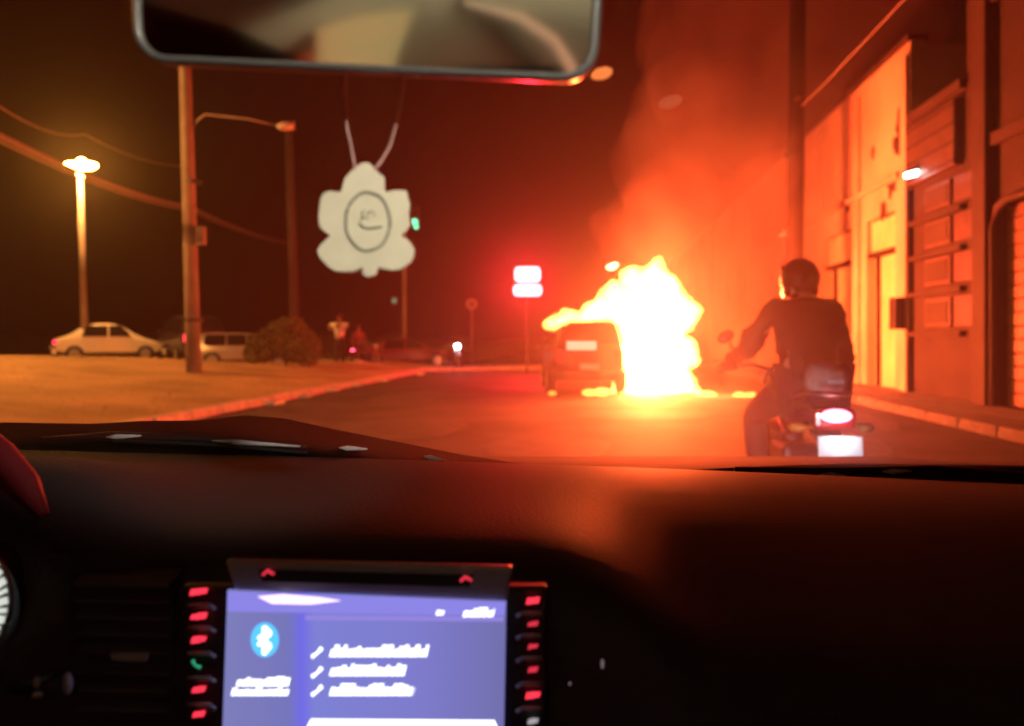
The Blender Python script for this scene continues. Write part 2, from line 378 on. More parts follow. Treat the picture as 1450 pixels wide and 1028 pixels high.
# street lamp at the left, twin heads
d = 30; base = P(121, 505, d); k = d/F
t = thing('street_lamp', 'tall street lamp glowing orange at the far left of the verge', 'street lamp', base)
bm = B(); tube(bm, [(0, 0, -.5), (-.2, 0, (505-246)*k)], [.14, .09], 12); obj('post', bm, M['pole_concrete'], t, smooth=True)
lit = glow('sodium_lit', (1, .36, .045), 300)
for s in (-1, 1):
    bm = B(); tube(bm, [(-.2, 0, (505-248)*k), (-.2+s*.35, 0, (505-240)*k), (-.2+s*.6, 0, (505-238)*k)], .03, 8); obj('arm', bm, M['metal_dark'], t)
    bm = B(); ell(bm, (-.2+s*.32, -.02, (505-235)*k), (.36, .16, .15), seg=12); obj('luminaire', bm, lit, t, smooth=True)
bm = B(); ell(bm, (-.16, 0, (505-230)*k), (.2, .12, .16), seg=12); ell(bm, (-.2, 0, (505-247)*k), (.13, .1, .22), seg=12); obj('luminaire', bm, lit, t, smooth=True)
lamp('sodium_light', (-.2, -.3, (505-250)*k), 2500, (1, .42, .10), t, .3, spot=140, aim=(-.2, -.3, 0))
# unseen lamp added just outside the frame on the left to light the verge
t2 = thing('street_lamp', 'unseen street lamp added outside the left edge to light the verge', 'street lamp', (-15.5, 13, .5))
bm = B(); tube(bm, [(0, 0, -.5), (0, 0, 7.6)], [.14, .09], 12); obj('post', bm, M['pole_concrete'], t2, smooth=True)
bm = B(); ell(bm, (0.3, 0, 7.7), (.36, .16, .12), seg=12); obj('luminaire', bm, lit, t2, smooth=True)
lamp('sodium_light', (.3, 0, 7.45), 9000, (1, .36, .075), t2, .3, spot=112, aim=(5.5, 5, -.5), blend=.25)
# power cables
def cable(name, pts, r, label):
    bm = B(); out = []
    for i in range(len(pts)-1):
        for q in range(12):
            f = q/12; p = pts[i].lerp(pts[i+1], f); p = p-Vector((0, 0, (.25 if r > .015 else .0)*4*f*(1-f))); out.append(p)
    out.append(pts[-1]); tube(bm, out, r, 6); return tag(obj(name, bm, M['cable'], smooth=True), label, 'cable', None)
cable('power_cable', [P(-40, 172, 14), P(268, 292, 30), P(420, 345, 48)], .055, 'thick power cable catching the orange lamp light, slanting down behind the pole')
cable('power_cable', [P(-40, 181, 14.5), P(268, 297, 30), P(420, 348, 48)], .03, 'thinner power cable running just below the thick one')
cable('power_cable', [P(-20, 138, 13), P(120, 190, 24), P(262, 235, 32)], .018, 'faint uppermost power cable above the glowing street lamp')
# big dark pole behind the rider
pb = RW(5.35, 19, .1); kx = P(1123, 480, 19)
t = thing('utility_pole', 'dark pole on the right pavement rising behind the motorcyclist', 'pole', (kx.x, 19, 0.1))
bm = B(); tube(bm, [(0, 0, -.2), (.05, 0, 4), (.14, 0, 11)], [.21, .2, .19], 16); obj('shaft', bm, M['pole_dark'], t, smooth=True)
bm = B()
for zz in (2.6, 5.6): cyl(bm, (.03, 0, zz), .225, .07)
obj('clamp_band', bm, M['metal_dark'], t)
rbox('cable_bracket', (.02, -.3, 6.9), (.12, .4, .08), M['pole_dark'], t)
cable('service_cable', [P(1135, 150, 18.8), P(1168, 118, 18), P(1200, 84, 17), P(1240, 42, 15.6), P(1300, -22, 13.5), P(1400, -140, 11)], .014, 'thin service cable from the dark pole over the warehouse roof')

# red LED sign
sg = thing('led_sign', 'small bright red LED sign of two stacked glowing rows left of the burning car', 'sign', P(746, 400, 27))
k = 27/F
rbox('sign_box', (0, .1, 0), (36*k, .12, 38*k), M['metal_dark'], sg)
redlit = glow('led_red', (1, .026, .030), 80)
def rr_plate(name, x0, x1, z0, z1, parent, m, y=0, th=.03, r=.08):
    bm = B(); pts = []
    for cx, cz, a0 in ((x1-r, z1-r, 0), (x0+r, z1-r, 90), (x0+r, z0+r, 180), (x1-r, z0+r, 270)):
        for q in range(5): an = R(a0+q*22.5); pts.append((cx+r*math.cos(an), y, cz+r*math.sin(an)))
    prism(bm, pts, (0, th, 0)); return obj(name, bm, m, parent)
rr_plate('led_row', -17*k, 19*k, 1*k, 22*k, sg, redlit, r=.14); rr_plate('led_row', -19*k, 21*k, -19*k, -3*k, sg, redlit, r=.14)
lamp('led_light', (0, -.3, .0), 1600, (1, .01, .03), sg, .3)
bm = B(); tube(bm, [(0, .2, -CAM_H-(HOR-400)*k+.0), (0, .2, -.3)], .035, 8); obj('sign_post', bm, M['pole_dark'], sg)

# ------------------------------------------------------------------ cars
def car(name, label, cat, loc, rz, L, W, H, paint, style='sedan', group=None, tail=None, head=None, bumper=None):
    """x forward, y left. style sets the side outline."""
    t = thing(name, label, cat, loc, rz, group)
    if style == 'sedan': prof = [(-.5, .30, .55, .56), (-.47, .24, .62, .63), (-.36, .2, .64, .66), (-.24, .2, .63, .97), (-.05, .2, .62, 1.0), (.08, .2, .62, .99), (.24, .2, .61, .64), (.42, .2, .53, .54), (.49, .25, .43, .44)]
    else: prof = [(-.5, .26, .52, .60), (-.485, .2, .58, .80), (-.45, .2, .60, .96), (-.3, .2, .60, .995), (-.05, .2, .59, 1.0), (.1, .2, .58, .98), (.26, .2, .57, .60), (.43, .2, .50, .51), (.495, .25, .40, .41)]
    bm = B(); rings = []
    for i, (x, zb, zs, zt) in enumerate(prof):
        e = 1-.16*max(0, abs(x)*2-.82)/.18
        hw = W/2*e; hr = hw*(.76 if zt > .8 else .92); X = x*L
        z = [zb*H, zb*H+.06, zs*H*.75, zs*H, zt*H-.03, zt*H]
        y = [hw*.9, hw, hw, hw*.97, hr, hr*.9]
        ring = [bm.verts.new((X, yy, zz)) for yy, zz in zip(y, z)]+[bm.verts.new((X, -yy, zz)) for yy, zz in reversed(list(zip(y, z)))]
        rings.append(ring)
    for a_, b_ in zip(rings, rings[1:]):
        n = len(a_)
        for q in range(n): bm.faces.new((a_[q], a_[(q+1) % n], b_[(q+1) % n], b_[q]))
    bm.faces.new(rings[0]); bm.faces.new(rings[-1][::-1])
    obj('body', bm, paint, t, smooth=True, sub=2)
    # side windows
    for s in (1, -1):
        for (x0, x1, x2, x3) in (((-.26, -.21, -.035, -.035), (-.015, -.015, .085, .19)) if style == 'sedan' else ((-.40, -.39, -.2, -.2), (-.18, -.18, -.01, -.01), (.01, .01, .1, .21))):
            bm = B(); yb, yt = s*(W/2*.965), s*(W/2*.79)
            prism(bm, [(x0*L, yb, H*.645), (x1*L, yt, H*.93), (x2*L, yt, H*.93), (x3*L, yb, H*.645)], (0, s*.02, .005)); obj('side_window', bm, M['glass_dark'], t)
    xr = -.36 if style == 'sedan' else -.487; xq = -.25 if style == 'sedan' else -.462
    bm = B(); prism(bm, [(xr*L-.015, -W*.38, H*.66), (xr*L-.015, W*.38, H*.66), (xq*L-.02, W*.33, H*.93), (xq*L-.02, -W*.33, H*.93)], (-.02, 0, .012)); obj('rear_window', bm, M['glass_dark'], t)
    bm = B(); prism(bm, [(.245*L, -W*.40, H*.65), (.245*L, W*.40, H*.65), (.1*L, W*.34, H*.95), (.1*L, -W*.34, H*.95)], (.02, 0, .015)); obj('windscreen', bm, M['glass_dark'], t)
    for xx in (-.32, .31):
        for s in (1, -1):
            r = .31
            wq = thing('wheel', None, None); [wq.__delitem__(k_) for k_ in list(wq.keys())]; wq.parent = t; wq.location = (xx*L, s*(W/2-.09), r)
            bm = B(); cyl(bm, (0, 0, 0), r, .2, 'Y', 24); obj('tyre', bm, M['rubber'], wq, bevel=.03)
            bm = B(); cyl(bm, (0, s*.1, 0), r*.62, .03, 'Y', 16); obj('rim', bm, M['metal'], wq, bevel=.01)
    for s in (1, -1):
        bm = B(); box(bm, (-.492*L+.02, s*W*.37, H*.50), (.14, .3 if style == 'sedan' else .2, .14 if style == 'sedan' else .3)); obj('tail_light', bm, tail or M['tail_red'], t, bevel=.03)
        bm = B(); box(bm, (.472*L, s*W*.36, H*.42), (.16, .3, .13)); obj('headlight', bm, head or M['metal'], t, bevel=.04)
        bm = B(); box(bm, (.17*L, s*(W/2+.06), H*.66), (.12, .16, .12)); obj('wing_mirror', bm, paint, t, bevel=.03)
    bm = B(); box(bm, (-.495*L, 0, H*.25), (.18, W*.94, .22)); obj('rear_bumper', bm, bumper or paint, t, bevel=.06)
    bm = B(); box(bm, (.49*L, 0, H*.24), (.16, W*.92, .22)); obj('front_bumper', bm, bumper or paint, t, bevel=.06)
    bm = B(); box(bm, (-.52*L, 0, H*.37), (.04, .4, .13)); obj('number_plate', bm, M['plate_white'], t)
    return t
def put(px, d, z): q = P(px, 480, d); q.z = z; return q
dim_red = glow('tail_dim', (1, .03, .06), 4)
c = car('burning_car', 'dark hatchback engulfed in flames on its right side, seen from behind', 'car', (1.62, 18.4, 0), R(90)-A+.10, 3.9, 1.7, 1.66, M['paint_burnt'], 'hatch')
bm = B(); box(bm, (-1.965, .16, 1.06), (.04, .62, .18)); obj('window_glare', bm, mat('glare_glow', (.8, .75, .7), .3, emit=(1, .6, .4), estr=.9), c)  # bright reflection on the rear window, made as a glowing strip
car('parked_car', 'white sedan with red tail lights parked at the far left behind the verge', 'car', put(156, 31, .33), R(30), 3.9, 1.75, 1.5, M['paint_white'], 'sedan', 'cars parked behind the verge', tail=dim_red)
car('parked_car', 'dark tall car parked directly behind the thick concrete pole', 'car', put(268, 32, .3), R(128), 4.2, 1.8, 1.85, M['paint_dark'], 'hatch', 'cars parked behind the verge', tail=dim_red)
car('parked_car', 'silver low car half hidden between the thick pole and the bush', 'car', put(352, 29.0, .12), R(14), 3.7, 1.65, 1.32, M['paint_silver'], 'hatch', 'cars parked behind the verge', tail=dim_red, bumper=M['paint_white'])
car('parked_car', 'dark wine red car near the junction right of the two people', 'car', put(577, 33, .0), R(8), 4.0, 1.65, 1.25, M['paint_wine'], 'sedan', 'cars parked behind the verge')

# ------------------------------------------------------------------ people
def skin_chain(name, joints, edges, m, parent, sub=2, root=0):
    me = bpy.data.meshes.new(name); ks = list(joints); idx = {k: i for i, k in enumerate(ks)}
    me.from_pydata([joints[k][0] for k in ks], [(idx[a], idx[b]) for a, b in edges], []); me.materials.append(m)
    o = bpy.data.objects.new(name, me); COL.objects.link(o); o.parent = parent
    s = o.modifiers.new('skin', 'SKIN'); s.use_smooth_shade = True
    lay = me.skin_vertices[0].data if me.skin_vertices else None
    if lay is None:
        bmx = bmesh.new(); bmx.from_mesh(me); bmx.verts.layers.skin.verify(); bmx.to_mesh(me); bmx.free(); lay = me.skin_vertices[0].data
    for k in ks:
        r = joints[k][1]; r = (r, r) if not isinstance(r, tuple) else r
        lay[idx[k]].radius = r; lay[idx[k]].use_root = (idx[k] == root)
    q = o.modifiers.new('sub', 'SUBSURF'); q.levels = sub; q.render_levels = sub
    return o
def hand(parent, wrist, dirv, side, m, curl=.6):
    """palm and five separate bent fingers; dirv = forward of the palm, side = towards the thumb"""
    d = Vector(dirv).normalized(); s = Vector(side); s = (s-d*s.dot(d)).normalized(); n = d.cross(s).normalized()
    w0 = Vector(wrist)
    bm = B(); J = {'w': (w0, .026), 'p': (w0+d*.045, (.036, .018)), 'k': (w0+d*.085, (.040, .015))}
    E = [('w', 'p'), ('p', 'k')]
    o = skin_chain('hand', J, E, m, parent, 2)
    for i, (off, ln) in enumerate(((.030, .070), (.010, .078), (-.011, .072), (-.031, .056))):
        b0 = w0+d*.06+s*off; pts = [b0, w0+d*.09+s*off]
        a = 0
        for q, f in enumerate((.45, .32, .26)):
            a += curl*(.6+.25*q); pts.append(pts[-1]+(d*math.cos(a)-n*math.sin(a))*ln*f)
        skin_chain('finger', {str(j): (p, .0095-.001*j) for j, p in enumerate(pts)}, [(str(j), str(j+1)) for j in range(len(pts)-1)], m, o, 1)
    pts = [w0+d*.03+s*.02, w0+d*.05+s*.048, w0+d*.075+s*.06-n*.018, w0+d*.085+s*.05-n*.04]
    skin_chain('thumb', {str(j): (p, .011-.001*j) for j, p in enumerate(pts)}, [(str(j), str(j+1)) for j in range(3)], m, o, 1)
    return o
def standing(label, loc, rz, shirt, pose, sc=1.0, hairm=None):
    t = thing('person', label, 'person', loc, rz); t.scale = (sc,)*3
    la, ra = pose
    J = {'pelvis': (Vector((0, 0, .95)), .13), 'waist': (Vector((0, 0, 1.08)), .115), 'chest': (Vector((0, 0, 1.32)), (.15, .11)), 'neck': (Vector((0, 0, 1.50)), .055), 'headb': (Vector((0, .01, 1.58)), .075), 'head': (Vector((0, .01, 1.68)), .09)}
    E = [('pelvis', 'waist'), ('waist', 'chest'), ('chest', 'neck'), ('neck', 'headb'), ('headb', 'head')]
    for s, n, arm in ((-1, 'l', la), (1, 'r', ra)):
        J['sh'+n] = (Vector((s*.19, 0, 1.43)), .055); J['el'+n] = (Vector(arm[0]), .042); J['wr'+n] = (Vector(arm[1]), .03); J['ha'+n] = (Vector(arm[1])+(Vector(arm[1])-Vector(arm[0])).normalized()*.1, .03)
        J['hip'+n] = (Vector((s*.10, 0, .88)), .088); J['kn'+n] = (Vector((s*.12, .02*s, .48)), .058); J['an'+n] = (Vector((s*.13, .0, .09)), .042); J['to'+n] = (Vector((s*.14, .15, .04)), .035)
        E += [('chest', 'sh'+n), ('sh'+n, 'el'+n), ('el'+n, 'wr'+n), ('wr'+n, 'ha'+n), ('pelvis', 'hip'+n), ('hip'+n, 'kn'+n), ('kn'+n, 'an'+n), ('an'+n, 'to'+n)]
    skin_chain('body', J, E, M['skin'], t)
    Js = {k: (J[k][0], tuple(x+.018 for x in (J[k][1] if isinstance(J[k][1], tuple) else (J[k][1],)*2))) for k in ('pelvis', 'waist', 'chest')}
    Js['shl'] = (J['shl'][0], .075); Js['shr'] = (J['shr'][0], .075)
    Js['el'] = (J['shl'][0].lerp(J['ell'][0], .8), .066); Js['er'] = (J['shr'][0].lerp(J['elr'][0], .8), .066)
    skin_chain('shirt', Js, [('pelvis', 'waist'), ('waist', 'chest'), ('chest', 'shl'), ('chest', 'shr'), ('shl', 'el'), ('shr', 'er')], shirt, t)
    Jt = {'pelvis': (Vector((0, 0, .93)), .145)}
    Et = []
    for n in 'lr':
        for q, rr in (('hip', .105), ('kn', .075), ('an', .06)): Jt[q+n] = (J[q+n][0], rr)
        Et += [('pelvis', 'hip'+n), ('hip'+n, 'kn'+n), ('kn'+n, 'an'+n)]
    skin_chain('trousers', Jt, Et, M['trousers'], t)
    bm = B(); ell(bm, (0, -.015, 1.70), (.098, .115, .105), seg=14); obj('hair', bm, M['hair'], t, smooth=True)
    bm = B()
    for s in (-1, 1): ell(bm, (s*.035, .095, 1.665), (.012, .008, .009), seg=8)
    obj('eyes', bm, M['plate_white'], t); bm = B(); ell(bm, (0, .105, 1.64), (.014, .02, .02), seg=8); obj('nose', bm, M['skin'], t)
    return t
standing('person in a white T-shirt standing beside the verge, hands raised to the head', G(481, 524, .03), R(150), M['shirt_white'], (((-.42, .05, 1.42), (-.30, .12, 1.28)), ((.42, .05, 1.40), (.28, .15, 1.30))), 1.2)
standing('person in dark wine clothes standing right of the white shirted one', G(508, 523, .03), R(200), M['shirt_wine'], (((-.25, .05, 1.15), (-.24, .15, .92)), ((.25, .02, 1.15), (.24, .12, .92))), .98)

# ------------------------------------------------------------------ motorcycles (x forward, y left)
def motorcycle(label, loc, rz, tailm, headm, detail=True, plate=True, steer=0):
    t = thing('motorcycle', label, 'motorcycle', loc, rz)
    for nm, x in (('rear_wheel', -.62), ('front_wheel', .66)):
        wq = thing(nm, None, None); [wq.__delitem__(k_) for k_ in list(wq.keys())]; wq.parent = t; wq.location = (x, 0, .30)
        bm = B(); seg = 28; rings = []
        for i in range(seg):
            an = i*2*math.pi/seg; c0 = Vector((math.cos(an), 0, math.sin(an)))
            rings.append([bm.verts.new(c0*(.255+.045*math.cos(q*math.pi/4))+Vector((0, .05*math.sin(q*math.pi/4), 0))) for q in range(8)])
        for i in range(seg):
            for q in range(8): bm.faces.new((rings[i][q], rings[i][(q+1) % 8], rings[(i+1) % seg][(q+1) % 8], rings[(i+1) % seg][q]))
        obj('tyre', bm, M['rubber'], wq, smooth=True)
        bm = B(); cyl(bm, (0, 0, 0), .05, .12, 'Y')
        for q in range(6): an = q*math.pi/3; tube(bm, [(0, 0, 0), (.22*math.cos(an), 0, .22*math.sin(an))], .012, 6)
        obj('rim', bm, M['metal'], wq)
    bm = B(); tube(bm, [(-.55, .09, .72), (-.1, .09, .62), (.35, .05, .78), (.42, 0, .84)], .022, 8); tube(bm, [(-.55, -.09, .72), (-.1, -.09, .62), (.35, -.05, .78), (.42, 0, .84)], .022, 8)
    tube(bm, [(-.62, .09, .3), (-.12, .09, .36)], .022, 8); tube(bm, [(-.62, -.09, .3), (-.12, -.09, .36)], .022, 8); obj('frame', bm, M['metal_dark'], t, smooth=True)
    bm = B(); tube(bm, [(.66, .08, .3), (.44, .08, .92)], .024, 10); tube(bm, [(.66, -.08, .3), (.44, -.08, .92)], .024, 10); obj('fork', bm, M['metal'], t, smooth=True)
    bm = B(); box(bm, (.02, 0, .42), (.36, .24, .28)); cyl(bm, (.12, 0, .58), .07, .2); obj('engine', bm, M['metal_dark'], t, bevel=.04)
    bm = B(); ell(bm, (.18, 0, .82), (.27, .14, .12)); obj('fuel_tank', bm, M['paint_wine'], t, smooth=True)
    bm = B(); prism(bm, [(.0, -.11, .76), (.0, .11, .76), (-.3, .13, .75), (-.62, .1, .82), (-.62, -.1, .82), (-.3, -.13, .75)], (0, 0, .08)); obj('saddle', bm, M['rubber'], t, bevel=.03)
    bm = B(); prism(bm, [(-.2, -.12, .68), (-.2, .12, .68), (-.74, .07, .74), (-.74, -.07, .74)], (-.02, 0, .09)); obj('tail_fairing', bm, M['paint_wine'], t, bevel=.03)
    bm = B(); prism(bm, [(-.5, -.06, .66), (-.5, .06, .66), (-.825, .06, .62), (-.825, -.06, .62)], (0, 0, .02)); obj('rear_mudguard', bm, M['black_plastic'], t)
    bm = B(); ell(bm, (.62, 0, .55), (.24, .07, .08)); obj('front_mudguard', bm, M['paint_wine'], t, smooth=True)
    bm = B(); tube(bm, [(-.7, -.16, .38), (-.1, -.17, .3), (.2, -.1, .32)], [.05, .04, .02], 10); obj('exhaust', bm, M['metal'], t, smooth=True)
    bm = B(); tube(bm, [(.30, .37, 1.0), (.40, .2, 1.03), (.44, 0, .97), (.40, -.2, 1.03), (.30, -.37, 1.0)], .012, 8); obj('handlebar', bm, M['metal'], t, smooth=True)
    for s in (1, -1):
        bm = B(); tube(bm, [(.27, s*.43, .995), (.33, s*.31, 1.01)], .018, 10); obj('grip', bm, M['rubber'], t, smooth=True)
        bm = B(); tube(bm, [(.38, s*.26, 1.02), (.36, s*.33, 1.14), (.34, s*.36, 1.2)], .007, 6); ell(bm, (.33, s*.38, 1.215), (.02, .062, .04), Matrix.Rotation(R(-s*30), 4, 'X')); m_ = obj('mirror', bm, M['black_plastic'], t, smooth=True)
        bm = B(); tube(bm, [(-.66, s*.06, .72), (-.67, s*.15, .72)], .012, 8); ell(bm, (-.68, s*.18, .72), (.04, .045, .03)); obj('indicator', bm, mat('indicator_lens', (.6, .2, .03), .3), t, smooth=True)
    bm = B(); ell(bm, (.52, 0, .92), (.09, .1, .1)); obj('headlight', bm, headm, t, smooth=True)
    bm = B(); tube(bm, [(-.3, .12, .86), (-.62, .12, .9), (-.72, .06, .9), (-.72, -.06, .9), (-.62, -.12, .9), (-.3, -.12, .86)], .013, 8); obj('grab_rail', bm, M['metal'], t, smooth=True)
    bm = B(); ell(bm, (-.76, 0, .79), (.05, .085, .036), Matrix.Rotation(R(0), 4, 'X')); obj('tail_light', bm, tailm, t, smooth=True)
    rbox('tail_light_housing', (-.74, 0, .77), (.07, .22, .12), M['tail_red'], t, bevel=.03)
    if plate: lamp('plate_fill', (-.93, 0, .70), 1.2, (.9, .93, 1), t, .01)  # unseen small lamp added to whiten the plate
    if plate: rbox('number_plate', (-.84, 0, .625), (.012, .225, .135), M['plate_white'], t, Matrix.Rotation(R(8), 4, 'Y'), .003)
    return t
lit_tail = glow('moto_tail_lit', (1, .10, .18), 16)
ML = P(1190, 480, 4.05); YAW = R(90)-A
# rear of the bike (x=-.84) stands at px 1190, d 4.05
fx = Vector((math.cos(YAW), math.sin(YAW), 0)); mloc = Vector((ML.x, ML.y, 0))+fx*.84; mloc.z = 0.0
mt = motorcycle('motorcycle with lit red tail light and white number plate, ridden just ahead', mloc, YAW, lit_tail, M['metal'])
motorcycle('small motorcycle with its red tail light on beside the two standing people', G(519, 525, .0), R(60), glow('far_tail', (1, .05, .12), 14), M['metal'], plate=False)
motorcycle('small motorcycle with a lit white headlight waiting at the junction', G(640, 524, .0), R(-62), M['tail_red'], glow('far_head', (.75, .88, 1), 26), plate=False)

# ------------------------------------------------------------------ rider (local frame of the bike)
rd = thing('person', 'motorcyclist in dark jacket and helmet riding the motorcycle towards the fire', 'person', mloc, YAW)
V = Vector
J = {'pelvis': (V((-.30, 0, .93)), .15), 'waist': (V((-.26, 0, 1.05)), .14), 'chest': (V((-.17, 0, 1.27)), (.155, .14)), 'neck': (V((-.12, 0, 1.44)), .06), 'headb': (V((-.09, 0, 1.50)), .08), 'head': (V((-.08, 0, 1.56)), .09)}
E = [('pelvis', 'waist'), ('waist', 'chest'), ('chest', 'neck'), ('neck', 'headb'), ('headb', 'head')]
for s, n in ((1, 'l'), (-1, 'r')):
    J['sh'+n] = (V((-.13, s*.165, 1.38)), .06); J['el'+n] = (V((.04, s*.29, 1.15)), .045); J['wr'+n] = (V((.24, s*.385, 1.045)), .032)
    J['hip'+n] = (V((-.24, s*.12, .9)), .10); J['kn'+n] = (V((.16, s*.23, .70)), .07); J['an'+n] = (V((-.02, s*.22, .30)), .045); J['to'+n] = (V((.13, s*.22, .24)), .04)
    E += [('chest', 'sh'+n), ('sh'+n, 'el'+n), ('el'+n, 'wr'+n), ('pelvis', 'hip'+n), ('hip'+n, 'kn'+n), ('kn'+n, 'an'+n), ('an'+n, 'to'+n)]
skin_chain('body', J, E, M['skin'], rd)
JJ = {k: (J[k][0], tuple(x+.02 for x in (J[k][1] if isinstance(J[k][1], tuple) else (J[k][1],)*2))) for k in ('pelvis', 'waist', 'chest')}
JJ['col'] = (V((-.14, 0, 1.41)), .095)
for n in 'lr':
    JJ['sh'+n] = (J['sh'+n][0], .088); JJ['el'+n] = (J['el'+n][0], .07); JJ['mid'+n] = (J['sh'+n][0].lerp(J['el'+n][0], .5)+V((0, 0, .01)), .07); JJ['wr'+n] = (J['wr'+n][0], .048)
ej = [('pelvis', 'waist'), ('waist', 'chest'), ('chest', 'col')]
for n in 'lr': ej += [('chest', 'sh'+n), ('sh'+n, 'mid'+n), ('mid'+n, 'el'+n), ('el'+n, 'wr'+n)]
jk = skin_chain('jacket', JJ, ej, M['jacket'], rd)
tx = bpy.data.textures.new('folds', 'CLOUDS'); tx.noise_scale = .12
dm = jk.modifiers.new('folds', 'DISPLACE'); dm.texture = tx; dm.strength = .06; dm.mid_level = .5
JT = {'pelvis': (V((-.29, 0, .92)), .165)}; et = []
for n in 'lr':
    for q, rr in (('hip', .12), ('kn', .09), ('an', .065)): JT[q+n] = (J[q+n][0], rr)
    et += [('pelvis', 'hip'+n), ('hip'+n, 'kn'+n), ('kn'+n, 'an'+n)]
skin_chain('trousers', JT, et, M['trousers'], rd)
bm = B()
for s in (1, -1): ell(bm, (.07, s*.22, .25), (.15, .055, .055))
obj('shoes', bm, M['rubber'], rd, smooth=True)
for s in (1, -1): hand(rd, V((.25, s*.385, 1.035)), (.6, s*.12, -.12), (0, -s, 0), M['jacket'], .75 if s < 0 else -.75)
hm = B(); ell(hm, (-.07, 0, 1.575), (.135, .118, .128), seg=20); box(hm, (-.06, 0, 1.50), (.2, .19, .09)); hel = obj('helmet', hm, M['helmet'], rd, smooth=True, bevel=.03)
bm = B(); prism(bm, [(.0, -.1, 1.63), (.0, .1, 1.63), (.10, .07, 1.655), (.10, -.07, 1.655)], (0, 0, .02)); obj('visor', bm, M['helmet'], hel, bevel=.008)
bm = B(); prism(bm, [(.055, -.09, 1.5), (.055, .09, 1.5), (.075, .08, 1.6), (.075, -.08, 1.6)], (.01, 0, 0)); obj('face_shield', bm, M['glass_dark'], hel)
# grey bag on the saddle behind the rider
bg_ = thing('bag', 'grey soft bag strapped on the saddle behind the motorcyclist', 'bag', mloc, YAW)
bm = B(); box(bm, (-.56, -.01, .97), (.22, .215, .21), Matrix.Rotation(R(6), 4, 'X')); obj('bag_body', bm, mat('bag_cloth', (.50, .47, .43), .8, nscale=12, namt=.3, bump=.5, bscale=15), bg_, smooth=True, bevel=.07)
bm = B(); box(bm, (-.672, -.03, .965), (.012, .09, .028)); obj('bag_highlight', bm, M['plate_white'], bg_)  # white strip standing in for a highlight above the tail

# ------------------------------------------------------------------ bush
def bush(loc, blobs, label, n=2600):
    t = thing('bush', label, 'bush', loc)
    bm = B(); tube(bm, [(0, 0, -.2), (.05, 0, .5), (0, 0, 1.0)], [.06, .05, .02], 8)
    for q in range(6): an = q*1.05; tube(bm, [(0, 0, .1), (.5*math.cos(an), .4*math.sin(an), .7), (.8*math.cos(an), .6*math.sin(an), 1.1)], [.035, .02, .008], 6)
    obj('stems', bm, M['bark'], t)
    bm = B()
    for _ in range(n):
        (cx, cy, cz, rx, ry, rz) = random.choice(blobs); v = Vector((random.gauss(0, 1), random.gauss(0, 1), random.gauss(0, 1))).normalized()*random.uniform(.55, 1.06)
        p = Vector((cx+v.x*rx, cy+v.y*ry, max(.02, cz+v.z*rz))); a = Vector((random.uniform(-1, 1), random.uniform(-1, 1), random.uniform(-1, 1))).normalized(); b = a.orthogonal().normalized()
        s = random.uniform(.05, .10)
        bm.faces.new([bm.verts.new(p-a*s), bm.verts.new(p+b*s*.5), bm.verts.new(p+a*s), bm.verts.new(p-b*s*.5)])
    tag(obj('leaves', bm, M['leaf'], t), kind='stuff'); return t
q = P(405, 520, 23.5)
bush(q, [(-.55, 0, .7, .5, .4, .5), (0, 0, .95, .6, .5, .55), (.35, 0, .8, .45, .5, .6), (.65, 0, .55, .4, .4, .55), (-.9, .1, .45, .4, .4, .35), (.2, 0, 1.3, .3, .3, .2)], 'round olive green bush at the foot of the slim pole', 4200)
# wind-blown scraps of rubble on kerb catching light
# ------------------------------------------------------------------ fire
def blob_mesh(name, blobs, m, label, cat, kind=None, voxel=.07, disp=.12, scale=.45, seg=16):
    bm = B()
    for (px, py, rp, d, *rest) in blobs:
        r = rp*d/F; p = P(px, py, d); sx, sy, sz = rest[0] if rest else (1, 1, 1)
        ell(bm, p, (r*sx, r*sy, r*sz), seg=seg)
    o = obj(name, bm, m, smooth=True)
    rm = o.modifiers.new('fuse', 'REMESH'); rm.mode = 'VOXEL'; rm.voxel_size = voxel
    tx = bpy.data.textures.new(name+'_noise', 'CLOUDS'); tx.noise_scale = scale; tx.noise_depth = 3
    dd = o.modifiers.new('lick', 'DISPLACE'); dd.texture = tx; dd.strength = disp*2; dd.mid_level = .5; dd.texture_coords = 'GLOBAL'
    return tag(o, label, cat, kind=kind)
FD = 17.3
flame_m = volume_mat('flame_gas', 'emit', (1.0, .30, .05), 34)
fb = [(912, 548, 44, FD), (905, 505, 45, FD), (915, 460, 50, FD), (925, 420, 40, FD), (927, 392, 22, FD), (930, 374, 9, FD, (1, 1, 1.5)), (960, 445, 30, FD), (962, 500, 26, FD+.3), (955, 545, 30, FD),
      (886, 425, 24, FD), (862, 436, 24, FD), (838, 443, 17, FD-.2), (872, 418, 20, FD), (897, 396, 20, FD), (850, 432, 14, FD), (825, 449, 14, FD-.4, (1.5, 1, 1)), (808, 452, 12, FD-.5, (1.5, 1, 1)), (792, 455, 10, FD-.8, (1.5, 1, 1)), (781, 461, 7, FD-1, (1.4, 1, 1)), (978, 440, 13, FD), (978, 560, 18, FD), (900, 565, 22, FD-.3), (940, 566, 20, FD-.4)]
fire = blob_mesh('flame', fb, flame_m, 'tall white and yellow blaze rising from the right side of the burning car', 'fire', disp=.17, scale=.3, voxel=.06)
tx2 = bpy.data.textures.new('flame_fine', 'CLOUDS'); tx2.noise_scale = .11; d2 = fire.modifiers.new('tongues', 'DISPLACE'); d2.texture = tx2; d2.strength = .16; d2.mid_level = .45; d2.texture_coords = 'GLOBAL'
low = volume_mat('low_flame_gas', 'emit', (1.0, .34, .05), 26)
